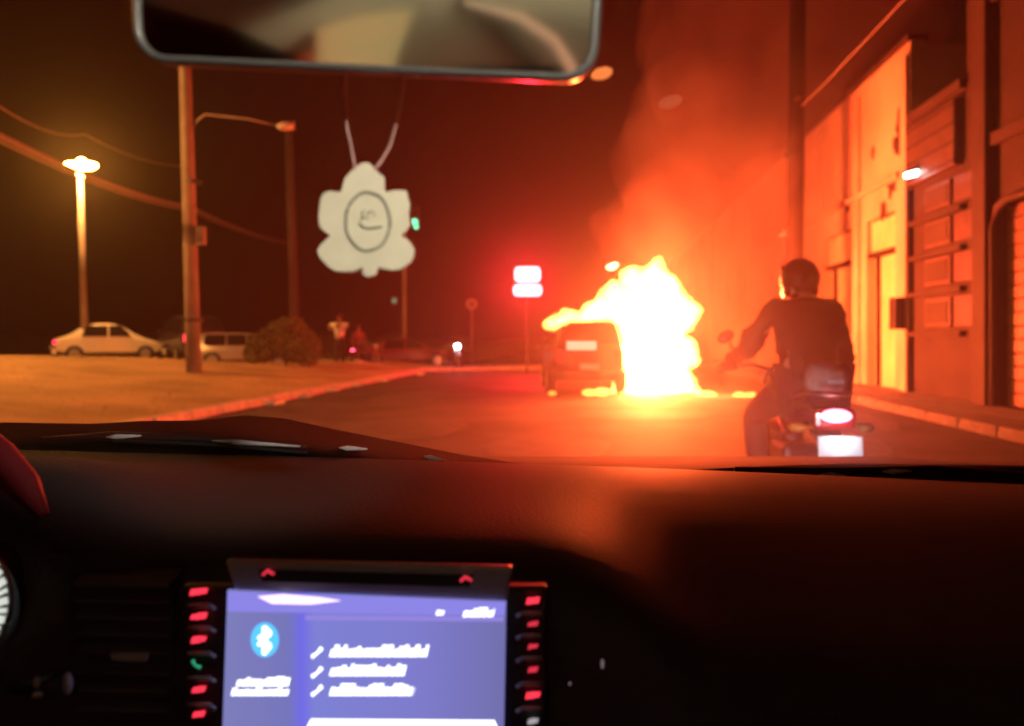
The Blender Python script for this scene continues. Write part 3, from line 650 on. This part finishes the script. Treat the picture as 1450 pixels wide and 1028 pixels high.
blob_mesh('flame', [(1000, 566, 13, 16.5, (1.6, 1, 1)), (1030, 567, 8, 16.3, (2, 1, 1)), (1048, 563, 8, 16.2, (1.6, 1, 1)), (1064, 560, 6, 16.1, (1.6, 1, 1))], low, 'low yellow flames creeping along the ground towards the motorcycle', 'fire', voxel=.04, disp=.05)
blob_mesh('flame', [(855, 555, 8, 16.0, (2, 1, .8)), (835, 556, 6, 16.0, (2, 1, .8)), (782, 557, 4, 16.0, (1.8, 1, 1))], low, 'thin flames licking out under the rear bumper of the burning car', 'fire', voxel=.03, disp=.03)
FC = (1.0, .060, .016)
for (px, py, d, pw) in ((915, 540, 17.0, 2900), (922, 470, 17.2, 4200), (935, 400, 17.4, 2300), (1010, 555, 16.4, 250)):
    lamp('fire_light', P(px, py, d), pw, FC, None, .35)
# embers
emb = glow('ember_glow', (1, .25, .06), 1.0)
for px, py, d, sx, sz, mm, lb in ((852, 104, 15, .22, .12, emb, 'glowing orange ember drifting high beside the mirror corner'), (949, 144, 16, .27, .14, glow('ember_dull', (1, .16, .06), .42), 'dull red ember in the smoke high above the fire'),
                      (867, 377, 16.5, .14, .07, glow('ember_hot', (1, .7, .3), 6), 'small bright ember flying off the top left of the flames'), (1109, 332, 16, .08, .05, emb, 'tiny ember beside the dark pole')):
    bm = B(); bmesh.ops.create_icosphere(bm, subdivisions=2, radius=1, matrix=Matrix.Translation(P(px, py, d)) @ Matrix.Rotation(R(-16), 4, 'Y') @ Matrix.Diagonal((sx, .08, sz, 1)))
    for v in bm.verts: v.co += Vector((noise.noise(v.co*9), 0, noise.noise(v.co*9+Vector((5, 0, 0)))))*.02
    tag(obj('ember', bm, mm, smooth=True), lb, 'ember', 'embers flying from the fire')

# ------------------------------------------------------------------ smoke
smoke_m = volume_mat('smoke_gas', 'scatter', (.9, .72, .64), .17, .1)
nt = smoke_m.node_tree; pv = [n for n in nt.nodes if n.type == 'PRINCIPLED_VOLUME'][0]
tc = nt.nodes.new('ShaderNodeTexCoord'); mp = nt.nodes.new('ShaderNodeMapping'); mp.inputs['Rotation'].default_value = (0, R(35), 0); mp.inputs['Scale'].default_value = (1.3, 1, .7)
nz = nt.nodes.new('ShaderNodeTexNoise'); nz.inputs['Scale'].default_value = .42; nz.inputs['Detail'].default_value = 4; nz.inputs['Distortion'].default_value = .8
mr_ = nt.nodes.new('ShaderNodeMapRange'); mr_.inputs['From Min'].default_value = .38; mr_.inputs['From Max'].default_value = .68; mr_.inputs['To Min'].default_value = .05; mr_.inputs['To Max'].default_value = .19
nt.links.new(tc.outputs['Object'], mp.inputs[0]); nt.links.new(mp.outputs[0], nz.inputs['Vector']); nt.links.new(nz.outputs['Fac'], mr_.inputs['Value']); nt.links.new(mr_.outputs[0], pv.inputs['Density'])
sb = [(900, 350, 55, 18.5), (960, 300, 90, 19), (1040, 250, 110, 19.5), (1010, 380, 95, 19.5), (1080, 330, 110, 20), (1090, 430, 90, 20), (1130, 180, 130, 20.5), (1000, 170, 110, 20), (1180, 80, 150, 21), (1040, 60, 140, 21), (860, 320, 30, 18.5), (1070, 500, 60, 19), (1150, 380, 70, 21), (1190, 200, 80, 22), (1120, 500, 50, 22), (940, 230, 80, 20), (1230, 10, 120, 22), (1060, 420, 90, 24), (1110, 300, 95, 25), (1120, 450, 60, 24), (1020, 470, 70, 24)]
blob_mesh('smoke', sb, smoke_m, 'orange lit smoke plume billowing up and to the right from the fire', 'smoke', 'stuff', voxel=.22, disp=.45, scale=1.4)

# ------------------------------------------------------------------ our car: everything that belongs to it
oc = thing('car_interior', 'dark interior of the car we look out from, with dashboard, screen and mirror', 'car')
def roll(x): return -.034*x
dash_m = mat('dash_plastic', (.038, .026, .029), .64, spec=.3, bump=.12, bscale=260)
prof = [(1.17, -.187), (1.09, -.178), (.98, -.170), (.86, -.165), (.74, -.160), (.66, -.158), (.615, -.162), (.59, -.175), (.575, -.205), (.568, -.30), (.565, -.40), (.56, -.62)]
bm = B(); NX = 61; xs = [-.95+1.9*i/(NX-1) for i in range(NX)]; rows = []
for j, (d, z) in enumerate(prof):
    row = []
    for x in xs:
        zz = z+roll(x); dd = d-.06*abs(x)**2
        st_ = max(0, min(1, (x-.03)/.14)); st_ = .2+.8*st_*st_*(3-2*st_)
        zz -= st_*{1.17: 0, 1.09: 0, .98: .002, .86: .012, .74: .030, .66: .046, .615: .052, .59: .046, .575: .03}.get(d, 0)
        if d < .64: dd -= max(0, st_-.2)*1.12*max(0, -z-.155)
        # instrument binnacle swelling at the left
        bx = math.exp(-((x+.50)/.16)**4)*(1 if .5 < d < 1.0 else 0)*math.exp(-((d-.72)/.13)**2); zz += .05*bx
        row.append(bm.verts.new((x, dd, CAM_H+zz)))
    rows.append(row)
for a_, b_ in zip(rows, rows[1:]):
    for i in range(NX-1): bm.faces.new((a_[i], a_[i+1], b_[i+1], b_[i]))
dash = obj('dashboard', bm, dash_m, oc, smooth=True, sub=1)
# cowl and bonnet beyond the windscreen
sil = [(-120, 600), (11, 598), (130, 600), (200, 596), (290, 595), (345, 588), (400, 592), (470, 607), (560, 625), (640, 641), (720, 654), (800, 662), (940, 667), (1060, 661), (1200, 656), (1438, 659), (1600, 662)]
bm = B(); rr_ = [[], [], [], [], []]
for px, py in sil:
    p = P(px, py, 1.32); x = p.x
    rr_[0].append(bm.verts.new((x*.93, 1.19, CAM_H-.20+roll(x)))); rr_[1].append(bm.verts.new((x*.97, 1.25, p.z-.03))); rr_[2].append(bm.verts.new(p)); rr_[3].append(bm.verts.new((x*1.02, 1.45, p.z-.03))); rr_[4].append(bm.verts.new((x*1.02, 2.25, .86)))
for a_, b_ in zip(rr_, rr_[1:]):
    for i in range(len(a_)-1): bm.faces.new((a_[i], a_[i+1], b_[i+1], b_[i]))
obj('bonnet', bm, mat('bonnet_black', (.010, .007, .007), .85, spec=.12), oc, smooth=True)
for pts, r, rest in ((((60, 622), (160, 617), (290, 622), (435, 634)), .006, 0), (((1040, 664), (1180, 668), (1320, 664), (1460, 672)), .006, 0)):
    wp = thing('wiper', None, None); [wp.__delitem__(k_) for k_ in list(wp.keys())]; wp.parent = oc
    bm = B(); tube(bm, [P(a, b, 1.21) for a, b in pts], [.004, .007, .007, .004], 8); obj('wiper_arm', bm, M['metal_dark'], wp, smooth=True)
    bm = B(); tube(bm, [P(a, b+7, 1.2) for a, b in pts[1:]], .003, 6); obj('wiper_blade', bm, M['rubber'], wp, smooth=True)
for (a, b, c_, d_) in ((150, 619, 200, 617), (300, 624, 425, 632), (600, 646, 632, 653), (480, 634, 520, 636), (1160, 672, 1210, 675), (1250, 668, 1290, 667)):
    bm = B(); p0, p1 = P(a, b, 1.2), P(c_, d_, 1.2); mid = p0.lerp(p1, .3)
    tube(bm, [p0, mid, p1], [.001, .0045, .0015], 8); obj('wiper_glint', bm, M['plate_white'], oc, smooth=True)  # pale slivers standing in for glints along the wipers
# windscreen: thin glass slab whose film of dirt scatters a little light forward
bm = B(); q0, q1, q2, q3 = V((-.82, 1.20, CAM_H-.20)), V((.82, 1.20, CAM_H-.20)), V((.66, .52, CAM_H+.33)), V((-.66, .52, CAM_H+.33))
prism(bm, [q0, q1, q2, q3], (0, .012, .012)); obj('windscreen', bm, volume_mat('dirty_glass', 'scatter', (1, .92, .92), 1.25, .74), oc)
nt = bpy.data.materials['dirty_glass'].node_tree; v1 = [n for n in nt.nodes if n.type == 'PRINCIPLED_VOLUME'][0]
v2 = nt.nodes.new('ShaderNodeVolumeScatter'); v2.inputs['Density'].default_value = 2.5; v2.inputs['Anisotropy'].default_value = .95
ad = nt.nodes.new('ShaderNodeAddShader'); nt.links.new(v1.outputs[0], ad.inputs[0]); nt.links.new(v2.outputs[0], ad.inputs[1]); nt.links.new(ad.outputs[0], nt.nodes['Material Output'].inputs['Volume'])
# centre console: head unit
hu_d = .545
def HP(px, py, dd=0): return P(px, py, hu_d+dd)
silver = mat('bezel_silver', (.45, .42, .45), .38, metal=.3)
hu = obj('head_unit', (lambda b: (prism(b, [HP(318, 794), HP(726, 803), HP(716, 862), HP(712, 1120), HP(308, 1120), HP(334, 842)], (0, .008, 0)), b)[1])(B()), silver, oc, bevel=.002)
bm = B(); prism(bm, [HP(368, 806, -.001), HP(672, 814, -.001), HP(665, 830, -.001), HP(372, 822, -.001)], (0, -.002, 0)); obj('disc_slot', bm, M['black_plastic'], hu)
# screen
sm = bpy.data.materials.new('screen_lit'); sm.use_nodes = True; nt = sm.node_tree; nt.nodes.remove(nt.nodes['Principled BSDF'])
e = nt.nodes.new('ShaderNodeEmission'); tc = nt.nodes.new('ShaderNodeTexCoord'); sep = nt.nodes.new('ShaderNodeSeparateXYZ'); rp = nt.nodes.new('ShaderNodeValToRGB')
nt.links.new(tc.outputs['Generated'], sep.inputs[0]); nt.links.new(sep.outputs['X'], rp.inputs[0]); nt.links.new(rp.outputs[0], e.inputs[0]); nt.links.new(e.outputs[0], nt.nodes['Material Output'].inputs['Surface'])
cr = rp.color_ramp; cr.elements[0].color = (.21, .21, .50, 1); cr.elements[1].color = (.17, .16, .42, 1)
for pos, colr in ((.24, (.18, .18, .50)), (.285, (.17, .15, .80)), (.33, (.21, .22, .66)), (.7, (.21, .20, .60))):
    el = cr.elements.new(pos); el.color = (*colr, 1)
e.inputs[1].default_value = 1.0
bm = B(); prism(bm, [HP(322, 836, -.002), HP(717, 852, -.002), HP(712, 1120, -.002), HP(312, 1120, -.002)], (0, .003, 0)); scr = obj('screen', bm, sm, hu)
bm = B(); prism(bm, [HP(432, 872, -.0035), HP(713, 874, -.0035), HP(713, 880, -.0035), HP(432, 878, -.0035)], (0, .001, 0)); obj('status_line', bm, glow('ui_violet', (.30, .24, .75), 1), scr)
bm = B(); prism(bm, [HP(322, 838, -.0035), HP(716, 853, -.0035), HP(714, 872, -.0035), HP(322, 866, -.0035)], (0, .001, 0)); obj('status_bar', bm, glow('ui_bar', (.27, .24, .80), 1), scr)
bm = B(); prism(bm, [HP(365, 845, -.005), HP(400, 842, -.005), HP(450, 846, -.005), HP(482, 851, -.005), HP(440, 856, -.005), HP(385, 855, -.005)], (0, .001, 0)); obj('bar_highlight', bm, glow('ui_white_violet', (.95, .7, 1), 1.6), scr)
wht = glow('ui_white', (.92, .95, 1), 2.2)
def marks(px0, px1, py, h, slope=.0, parent=scr, m=wht, name='text_line', seed=0, dd=-.005):
    rnd = random.Random(seed); bm = B(); x = px0
    while x < px1:
        wq = rnd.uniform(4, 8); hh = h*rnd.choice((.72, .8, 1.0, 1.15)); y0 = py+slope*(x-px0)+h*.5; x2 = min(px1, x+wq); sk = h*.25
        prism(bm, [HP(x, y0, dd), HP(x2, y0, dd), HP(x2+sk, y0-hh, dd), HP(x+sk, y0-hh, dd)], (0, .001, 0)); x = x2+rnd.uniform(.4, 1.6)
    return obj(name, bm, m, parent)
marks(466, 604, 923, 14, 0, seed=1); marks(466, 572, 950, 14, 0, seed=2); marks(466, 584, 978, 14, 0, seed=3)
marks(334, 408, 966, 11, 0, seed=4); marks(327, 408, 980, 10, 0, seed=5); marks(655, 698, 868, 11, 0, seed=6); marks(617, 628, 867, 8, 0, seed=7)
bm = B(); prism(bm, [HP(440, 1019, -.005), HP(700, 1021, -.005), HP(704, 1030, -.005), HP(434, 1030, -.005)], (0, .001, 0)); obj('list_bar', bm, wht, scr)
for py in (924, 952, 978):  # handset icons
    bm = B(); tube(bm, [HP(442, py+6, -.006), HP(449, py+1, -.006), HP(455, py-6, -.006)], [.0014, .0008, .0016], 6); obj('handset_icon', bm, wht, scr)
# bluetooth badge: blue oval with the white rune
bm = B(); ell(bm, HP(375, 906, -.003), (.0098, .001, .0122), seg=20); obj('badge_disc', bm, glow('badge_blue', (.10, .55, 1.0), 1.2), scr, smooth=True)
bm = B(); pts = [(366, 901), (383, 915), (374, 926), (374, 888), (383, 897), (366, 913)]
for a, b in zip(pts, pts[1:]): tube(bm, [HP(*a, -.0055), HP(*b, -.0055)], .0014, 6)
obj('badge_rune', bm, wht, scr)
# button columns
bm_bar = silver
red_ic = glow('icon_red', (1, .035, .07), 1.5); red_dim = glow('icon_red_dim', (1, .04, .08), .8); grn = glow('icon_green', (.05, .6, .3), .6)
def console_side(px0, px1, name):
    return obj(name, (lambda b: (prism(b, [HP(px0, 831, .004), HP(px1, 831, .004), HP(px1, 1120, .004), HP(px0, 1120, .004)], (0, .012, 0)), b)[1])(B()), M['black_plastic'], hu, bevel=.002)
cl = console_side(256, 330, 'button_column'); cr_ = console_side(716, 775, 'button_column')
def key(px, py, w_, h_, host, m, seed, sl=-.12):
    n = 3; bm = B(); rnd = random.Random(seed)
    for q in range(n):
        x0 = px-w_/2+q*w_/n; x1 = x0+w_/n*.9; yy = py+sl*(x0-px); hh = h_*rnd.uniform(.7, 1.05)
        prism(bm, [HP(x0, yy+hh/2, -.003), HP(x1, yy+hh/2+sl*3, -.003), HP(x1+2, yy-hh/2+sl*3, -.003), HP(x0+2, yy-hh/2, -.003)], (0, .002, 0))
    return obj('button_legend', bm, m, host)
for i, py in enumerate((838, 873, 906, 977, 1012)): key(280, py, 24-i*2, 8, cl, red_ic, i)
bm = B(); tube(bm, [HP(273, 935, -.003), HP(276, 942, -.003), HP(284, 945, -.003)], [.0012, .0007, .0012], 6); obj('button_legend', bm, grn, cl)
for i, py in enumerate((851, 884, 916, 949, 985)): key(754, py, (18, 14, 13, 13, 20)[i], (8, 6, 6, 6, 8)[i], cr_, (red_ic, red_dim, red_dim, red_dim, red_ic)[i], 20+i)
key(754, 1022, 14, 7, cr_, glow('icon_grey', (.5, .45, .48), .8), 40)
barm = mat('bar_silver', (.55, .52, .55), .35, metal=.2)
for py in (857, 889, 925, 960, 998): 
    bm = B(); tube(bm, [HP(266, py, -.004), HP(296, py, -.004), HP(305, py+5, -.002)], [.0012, .0016, .0012], 6); obj('button_bar', bm, barm, cl, smooth=True)
for py in (868, 900, 932, 968, 1003):
    bm = B(); tube(bm, [HP(732, py+4, -.002), HP(740, py, -.004), HP(767, py, -.004)], [.0016, .0014, .0012], 6); obj('button_bar', bm, barm, cr_, smooth=True)
for px, py in ((380, 812), (660, 821)):
    bm = B(); tube(bm, [HP(px-8, py+2, -.004), HP(px-1, py-4, -.004), HP(px+8, py+1, -.004)], [.0012, .0014, .001], 6); obj('slot_icon', bm, red_dim, hu)
# air vent left of the head unit
vt = obj('air_vent', (lambda b: (prism(b, [HP(92, 815, .026), HP(246, 815, .026), HP(246, 1120, .018), HP(92, 1120, .018)], (0, .03, 0)), b)[1])(B()), M['black_plastic'], oc, bevel=.002)
slm = mat('slat_plastic', (.10, .09, .10), .4)
for i, py in enumerate((826, 849, 873, 897, 922, 951, 976, 1003)):
    bm = B(); prism(bm, [HP(104+i, py, .014), HP(238, py+3, .014), HP(238, py+6, .014), HP(104+i, py+3.5, .014)], (0, .012, .003)); obj('slat', bm, slm, vt)
bm = B(); prism(bm, [HP(155, 926, -.006), HP(208, 926, -.006), HP(206, 938, -.006), HP(158, 936, -.006)], (0, .004, 0)); obj('vent_tab', bm, silver, vt, bevel=.001)
# right-hand glovebox panel seams
bm = B(); ell(bm, HP(853, 940, .0), (.0012, .001, .0035)); ell(bm, HP(807, 968, .0), (.001, .001, .0012)); obj('panel_led', bm, glow('panel_grey', (.6, .4, .45), .25), oc)
# instrument cluster at the left edge
ic = obj('instrument_cluster', (lambda b: (cyl(b, HP(-46, 850, .03), .045, .02, 'Y', 40), b)[1])(B()), M['black_plastic'], oc)
bm = B()
for q in range(13):
    an = R(-72+q*11.5); c0, s0 = math.cos(an), math.sin(an)
    a0 = HP(-46, 850, .012)+V((c0*.0225, 0, s0*.030)); a1 = HP(-46, 850, .012)+V((c0*.0285, 0, s0*.037+ .002))
    tube(bm, [a0, a1], .0018 if q % 2 else .0028, 6)
obj('dial_marks', bm, glow('dial_white', (.9, .95, .85), .75), ic)
bm = B(); 
for q in range(40):
    an = R(-60+q*3.2); 
tube(bm, [HP(-46, 850, .014)+V((math.cos(R(a))*.031, 0, math.sin(R(a))*.040)) for a in range(-70, 71, 7)], .0022, 8); obj('dial_ring', bm, M['metal'], ic, smooth=True)
# cluster hood edge, its red glow painted into the colour
bm = B(); tube(bm, [P(-110, 590, .66), P(-40, 612, .65), P(2, 645, .635), P(38, 685, .62), P(62, 728, .61)], [.012, .012, .012, .010, .004], 14); obj('cluster_hood_edge', bm, mat('hood_red_glow', (.30, .018, .03), .75), oc, smooth=True)
# ignition / stalk knob
bm = B(); tube(bm, [P(20, 975, .55), P(60, 972, .53), P(88, 969, .515)], [.004, .006, .0085], 12); obj('control_stalk', bm, M['black_plastic'], oc, smooth=True)
bm = B(); ell(bm, P(96, 968, .51), (.003, .003, .0075)); ell(bm, P(52, 966, .51), (.002, .002, .004)); ell(bm, P(54, 984, .51), (.004, .002, .0018)); obj('stalk_tip', bm, barm, oc, smooth=True)

# rear-view mirror
md = .44; kk = md/F
mc = P(517, 15, md); rollm = R(2.9)
mr = thing('rear_view_mirror', None, None); [mr.__delitem__(k_) for k_ in list(mr.keys())]; mr.parent = oc
mr.location = mc; mr.rotation_euler = (R(8), rollm, R(-1))
def rrect(x0, x1, z0, z1, r, n=8):
    pts = []
    for cx, cz, a0 in ((x1-r, z1-r, 0), (x0+r, z1-r, 90), (x0+r, z0+r, 180), (x1-r, z0+r, 270)):
        for q in range(n+1): an = R(a0+q*90/n); pts.append((cx+r*math.cos(an), cz+r*math.sin(an)))
    return pts
hw, hh = 333*kk, 83*kk
o_pts = rrect(-hw, hw, -hh, hh, 46*kk); i_pts = rrect(-hw+13*kk, hw-13*kk, -hh+9*kk, hh-9*kk, 38*kk)
bm = B(); rings = []
for pts, y in ((i_pts, .001), (i_pts, -.002), ([((a+c)/2, (b+d)/2) for (a, b), (c, d) in zip(o_pts, i_pts)], -.0035), (o_pts, 0.0), (o_pts, .012), ([(a*.9, b*.8) for a, b in o_pts], .03)):
    rings.append([bm.verts.new((a, y, b)) for a, b in pts])
for a_, b_ in zip(rings, rings[1:]):
    n = len(a_)
    for q in range(n): bm.faces.new((a_[q], a_[(q+1) % n], b_[(q+1) % n], b_[q]))
bm.faces.new(rings[-1])
obj('mirror_frame', bm, mat('mirror_frame_grey', (.09, .085, .08), .3, coat=.5), mr, smooth=True)
bm = B(); bm.faces.new([bm.verts.new((a, -.0005, b)) for a, b in i_pts]); obj('mirror_glass', bm, mat('mirror_silver', (.80, .80, .74), .06, metal=1.0), mr)
bm = B(); tube(bm, [(0, .03, .01), (0, .06, .06), (0, .04, .12)], .009, 10); obj('mirror_stem', bm, M['black_plastic'], mr, smooth=True)
# rear cabin (seen in the mirror)
beige = mat('headliner', (.42, .39, .30), .9, bump=.2, bscale=120)
seat_m = mat('seat_cloth', (.10, .08, .07), .9)
bm = B(); prof_r = [(.42, .36), (.2, .40), (-.3, .43), (-1.0, .43), (-1.7, .38), (-2.0, .30)]
rws = []
for y, z in prof_r: rws.append([bm.verts.new((x, y, CAM_H+z-.09*abs(x/.7)**3)) for x in (-.72, -.5, -.25, 0, .25, .5, .72)])
for a_, b_ in zip(rws, rws[1:]):
    for i in range(6): bm.faces.new((a_[i], a_[i+1], b_[i+1], b_[i]))
obj('roof_lining', bm, beige, oc, smooth=True)
for s in (-1, 1):
    bm = B(); tube(bm, [(s*.68, .55, CAM_H+.33), (s*.86, 1.18, CAM_H-.2)], .035, 10); obj('windscreen_pillar', bm, M['black_plastic'], oc, smooth=True)
    bm = B(); prism(bm, [(s*.74, -.35, .9), (s*.74, -.55, .9), (s*.68, -.5, 1.56), (s*.68, -.36, 1.56)], (s*.05, 0, 0)); obj('door_pillar', bm, beige, oc, bevel=.02)
    bm = B(); prism(bm, [(s*.74, -1.5, .9), (s*.74, -2.05, .9), (s*.62, -1.95, 1.52), (s*.66, -1.45, 1.56)], (s*.05, 0, 0)); obj('rear_pillar', bm, beige, oc, bevel=.02)
    bm = B(); box(bm, (s*.78, -.4, .6), (.06, 2.9, .62)); obj('door_trim', bm, seat_m, oc, bevel=.02)
    bm = B(); box(bm, (s*.40, -.52, .78), (.46, .14, .60), Matrix.Rotation(R(14), 4, 'X')); st = obj('front_seat', bm, seat_m, oc, bevel=.05)
    bm = B(); box(bm, (s*.40, -.60, 1.18), (.26, .09, .16), Matrix.Rotation(R(8), 4, 'X')); obj('headrest', bm, seat_m, st, bevel=.03)
bm = B(); tube(bm, [(-.20, -1.2, CAM_H+.405), (-.06, -1.25, CAM_H+.375), (.03, -1.3, CAM_H+.32), (.08, -1.33, CAM_H+.25), (.09, -1.36, CAM_H+.0)], [.008, .014, .016, .018, .018], 8); obj('reflected_curve', bm, mat('curve_pale', (.62, .60, .52), .7), oc, smooth=True)  # pale tube added to draw the light curve seen in the mirror
bm = B(); prism(bm, [(-.62, -1.25, CAM_H+.10), (-.46, -1.25, CAM_H+.10), (-.32, -1.25, CAM_H+.44), (-.60, -1.25, CAM_H+.44)], (0, -.03, 0)); obj('pillar_trim', bm, mat('olive_trim', (.34, .34, .20), .8), oc, bevel=.02)
bm = B(); box(bm, (0, -1.5, .80), (1.3, .16, .55), Matrix.Rotation(R(15), 4, 'X')); obj('rear_seat', bm, seat_m, oc, bevel=.05)
bm = B(); box(bm, (0, -1.95, 1.0), (1.36, .5, .04)); obj('parcel_shelf', bm, seat_m, oc, bevel=.01)
bm = B(); box(bm, (0, -2.2, .75), (1.4, .06, .55)); obj('tailgate', bm, seat_m, oc, bevel=.01)
rbox('courtesy_lamp', (.20, -.12, CAM_H+.40), (.12, .06, .015), glow('courtesy_lit', (1, .9, .68), 2.0), oc)
lamp('ornament_fill', (.20, -.10, CAM_H+.33), 24, (1, .92, .74), oc, .02, spot=30, aim=(-.12, .5, CAM_H+.13), blend=.5)  # unseen narrow spot added to brighten the ornament and mirror
lamp('rear_cabin_fill', (.1, -.75, CAM_H+.34), 34, (1, .90, .62), oc, .04, spot=150, aim=(.1, -2.2, CAM_H+.25), blend=.3)  # unseen spot added to brighten the rear cabin for the mirror
# headlights of our car
for s in (-1, 1):
    rbox('headlight', (s*.58, 2.45, .66), (.26, .1, .16), M['metal'], oc, bevel=.03)
    lamp('headlight_beam', (s*.58, 2.56, .66), 130, (.86, .90, 1.0), oc, .05, spot=75, aim=(s*.9, 12, .1), blend=.7)

# ------------------------------------------------------------------ hanging ornament
orn = thing('hanging_ornament', 'cream leaf shaped air freshener hanging on strings from the mirror', 'air freshener')
od = .50
pts = [(340, 478), (362, 490), (385, 515), (400, 532), (425, 550), (426, 590), (428, 622), (475, 613), (535, 616), (540, 650), (549, 682), (543, 735), (551, 785), (530, 815), (510, 835), (545, 860), (571, 900), (568, 935), (555, 965), (500, 1000), (460, 1004), (420, 997), (397, 985), (385, 1026), (345, 1038), (318, 1024), (320, 990), (270, 1012), (185, 1010), (155, 990), (130, 965), (108, 938), (95, 912), (108, 885), (160, 835), (130, 812), (108, 788), (103, 745), (108, 700), (112, 655), (130, 628), (155, 617), (215, 622), (222, 590), (232, 555), (258, 525), (285, 500), (312, 483)]
pts = [P(420+a/3.427, 90+b/3.427, od) for a, b in pts]
bm = B(); prism(bm, pts, (0, .0022, 0)); obj('leaf_card', bm, mat('cream_card', (.62, .56, .42), .7, nscale=60, namt=.06), orn, bevel=.0006)
grey = mat('print_grey', (.30, .28, .21), .7)
bm = B(); cp = []
for q in range(33):
    a = q/32*2*math.pi; rr = 1+.012*math.cos(7*a)
    cp.append(P(420+(347+108*rr*math.cos(a))/3.427, 90+(765-142*rr*math.sin(a))/3.427, od-.0006))
tube(bm, cp, .0011, 6, cap=False); obj('printed_ring', bm, grey, orn, smooth=True)
bm = B()
for pp, r in ((((305, 770), (320, 790), (350, 800), (385, 795), (415, 790)), .0009), (((320, 745), (315, 720), (335, 712)), .0005), (((345, 735), (360, 712), (375, 720), (380, 742)), .0005), (((312, 760), (330, 745), (350, 752)), .0005)):
    tube(bm, [P(420+a/3.427, 90+b/3.427, od-.0006) for a, b in pp], r, 6)
obj('printed_mark', bm, grey, orn, smooth=True)
strm = mat('string_pink', (.45, .27, .25), .6)
for pp in (((490, 96), (488, 130), (489, 160), (492, 185), (497, 205), (503, 240)), ((572, 96), (569, 130), (562, 172), (553, 205), (540, 228), (530, 240))):
    bm = B(); L3 = [P(a, b, od-.02+.02*min(1, (b-96)/120)) for a, b in pp]; tube(bm, L3, .0006, 6)
    for q in range(40):
        i = min(len(L3)-2, int(q/8)); c0 = L3[i].lerp(L3[i+1], (q/8) % 1); ell(bm, c0, (.0011, .0011, .0014), seg=6)
    obj('bead_string', bm, strm, orn, smooth=True)

# ------------------------------------------------------------------ air
bm = B(); box(bm, (0, 90, 13), (190, 230, 28.2)); tag(obj('haze', bm, volume_mat('haze_air', 'scatter', (.92, .80, .75), .0006, .45)), 'thin smoky night air over the whole street', 'haze', kind='stuff')
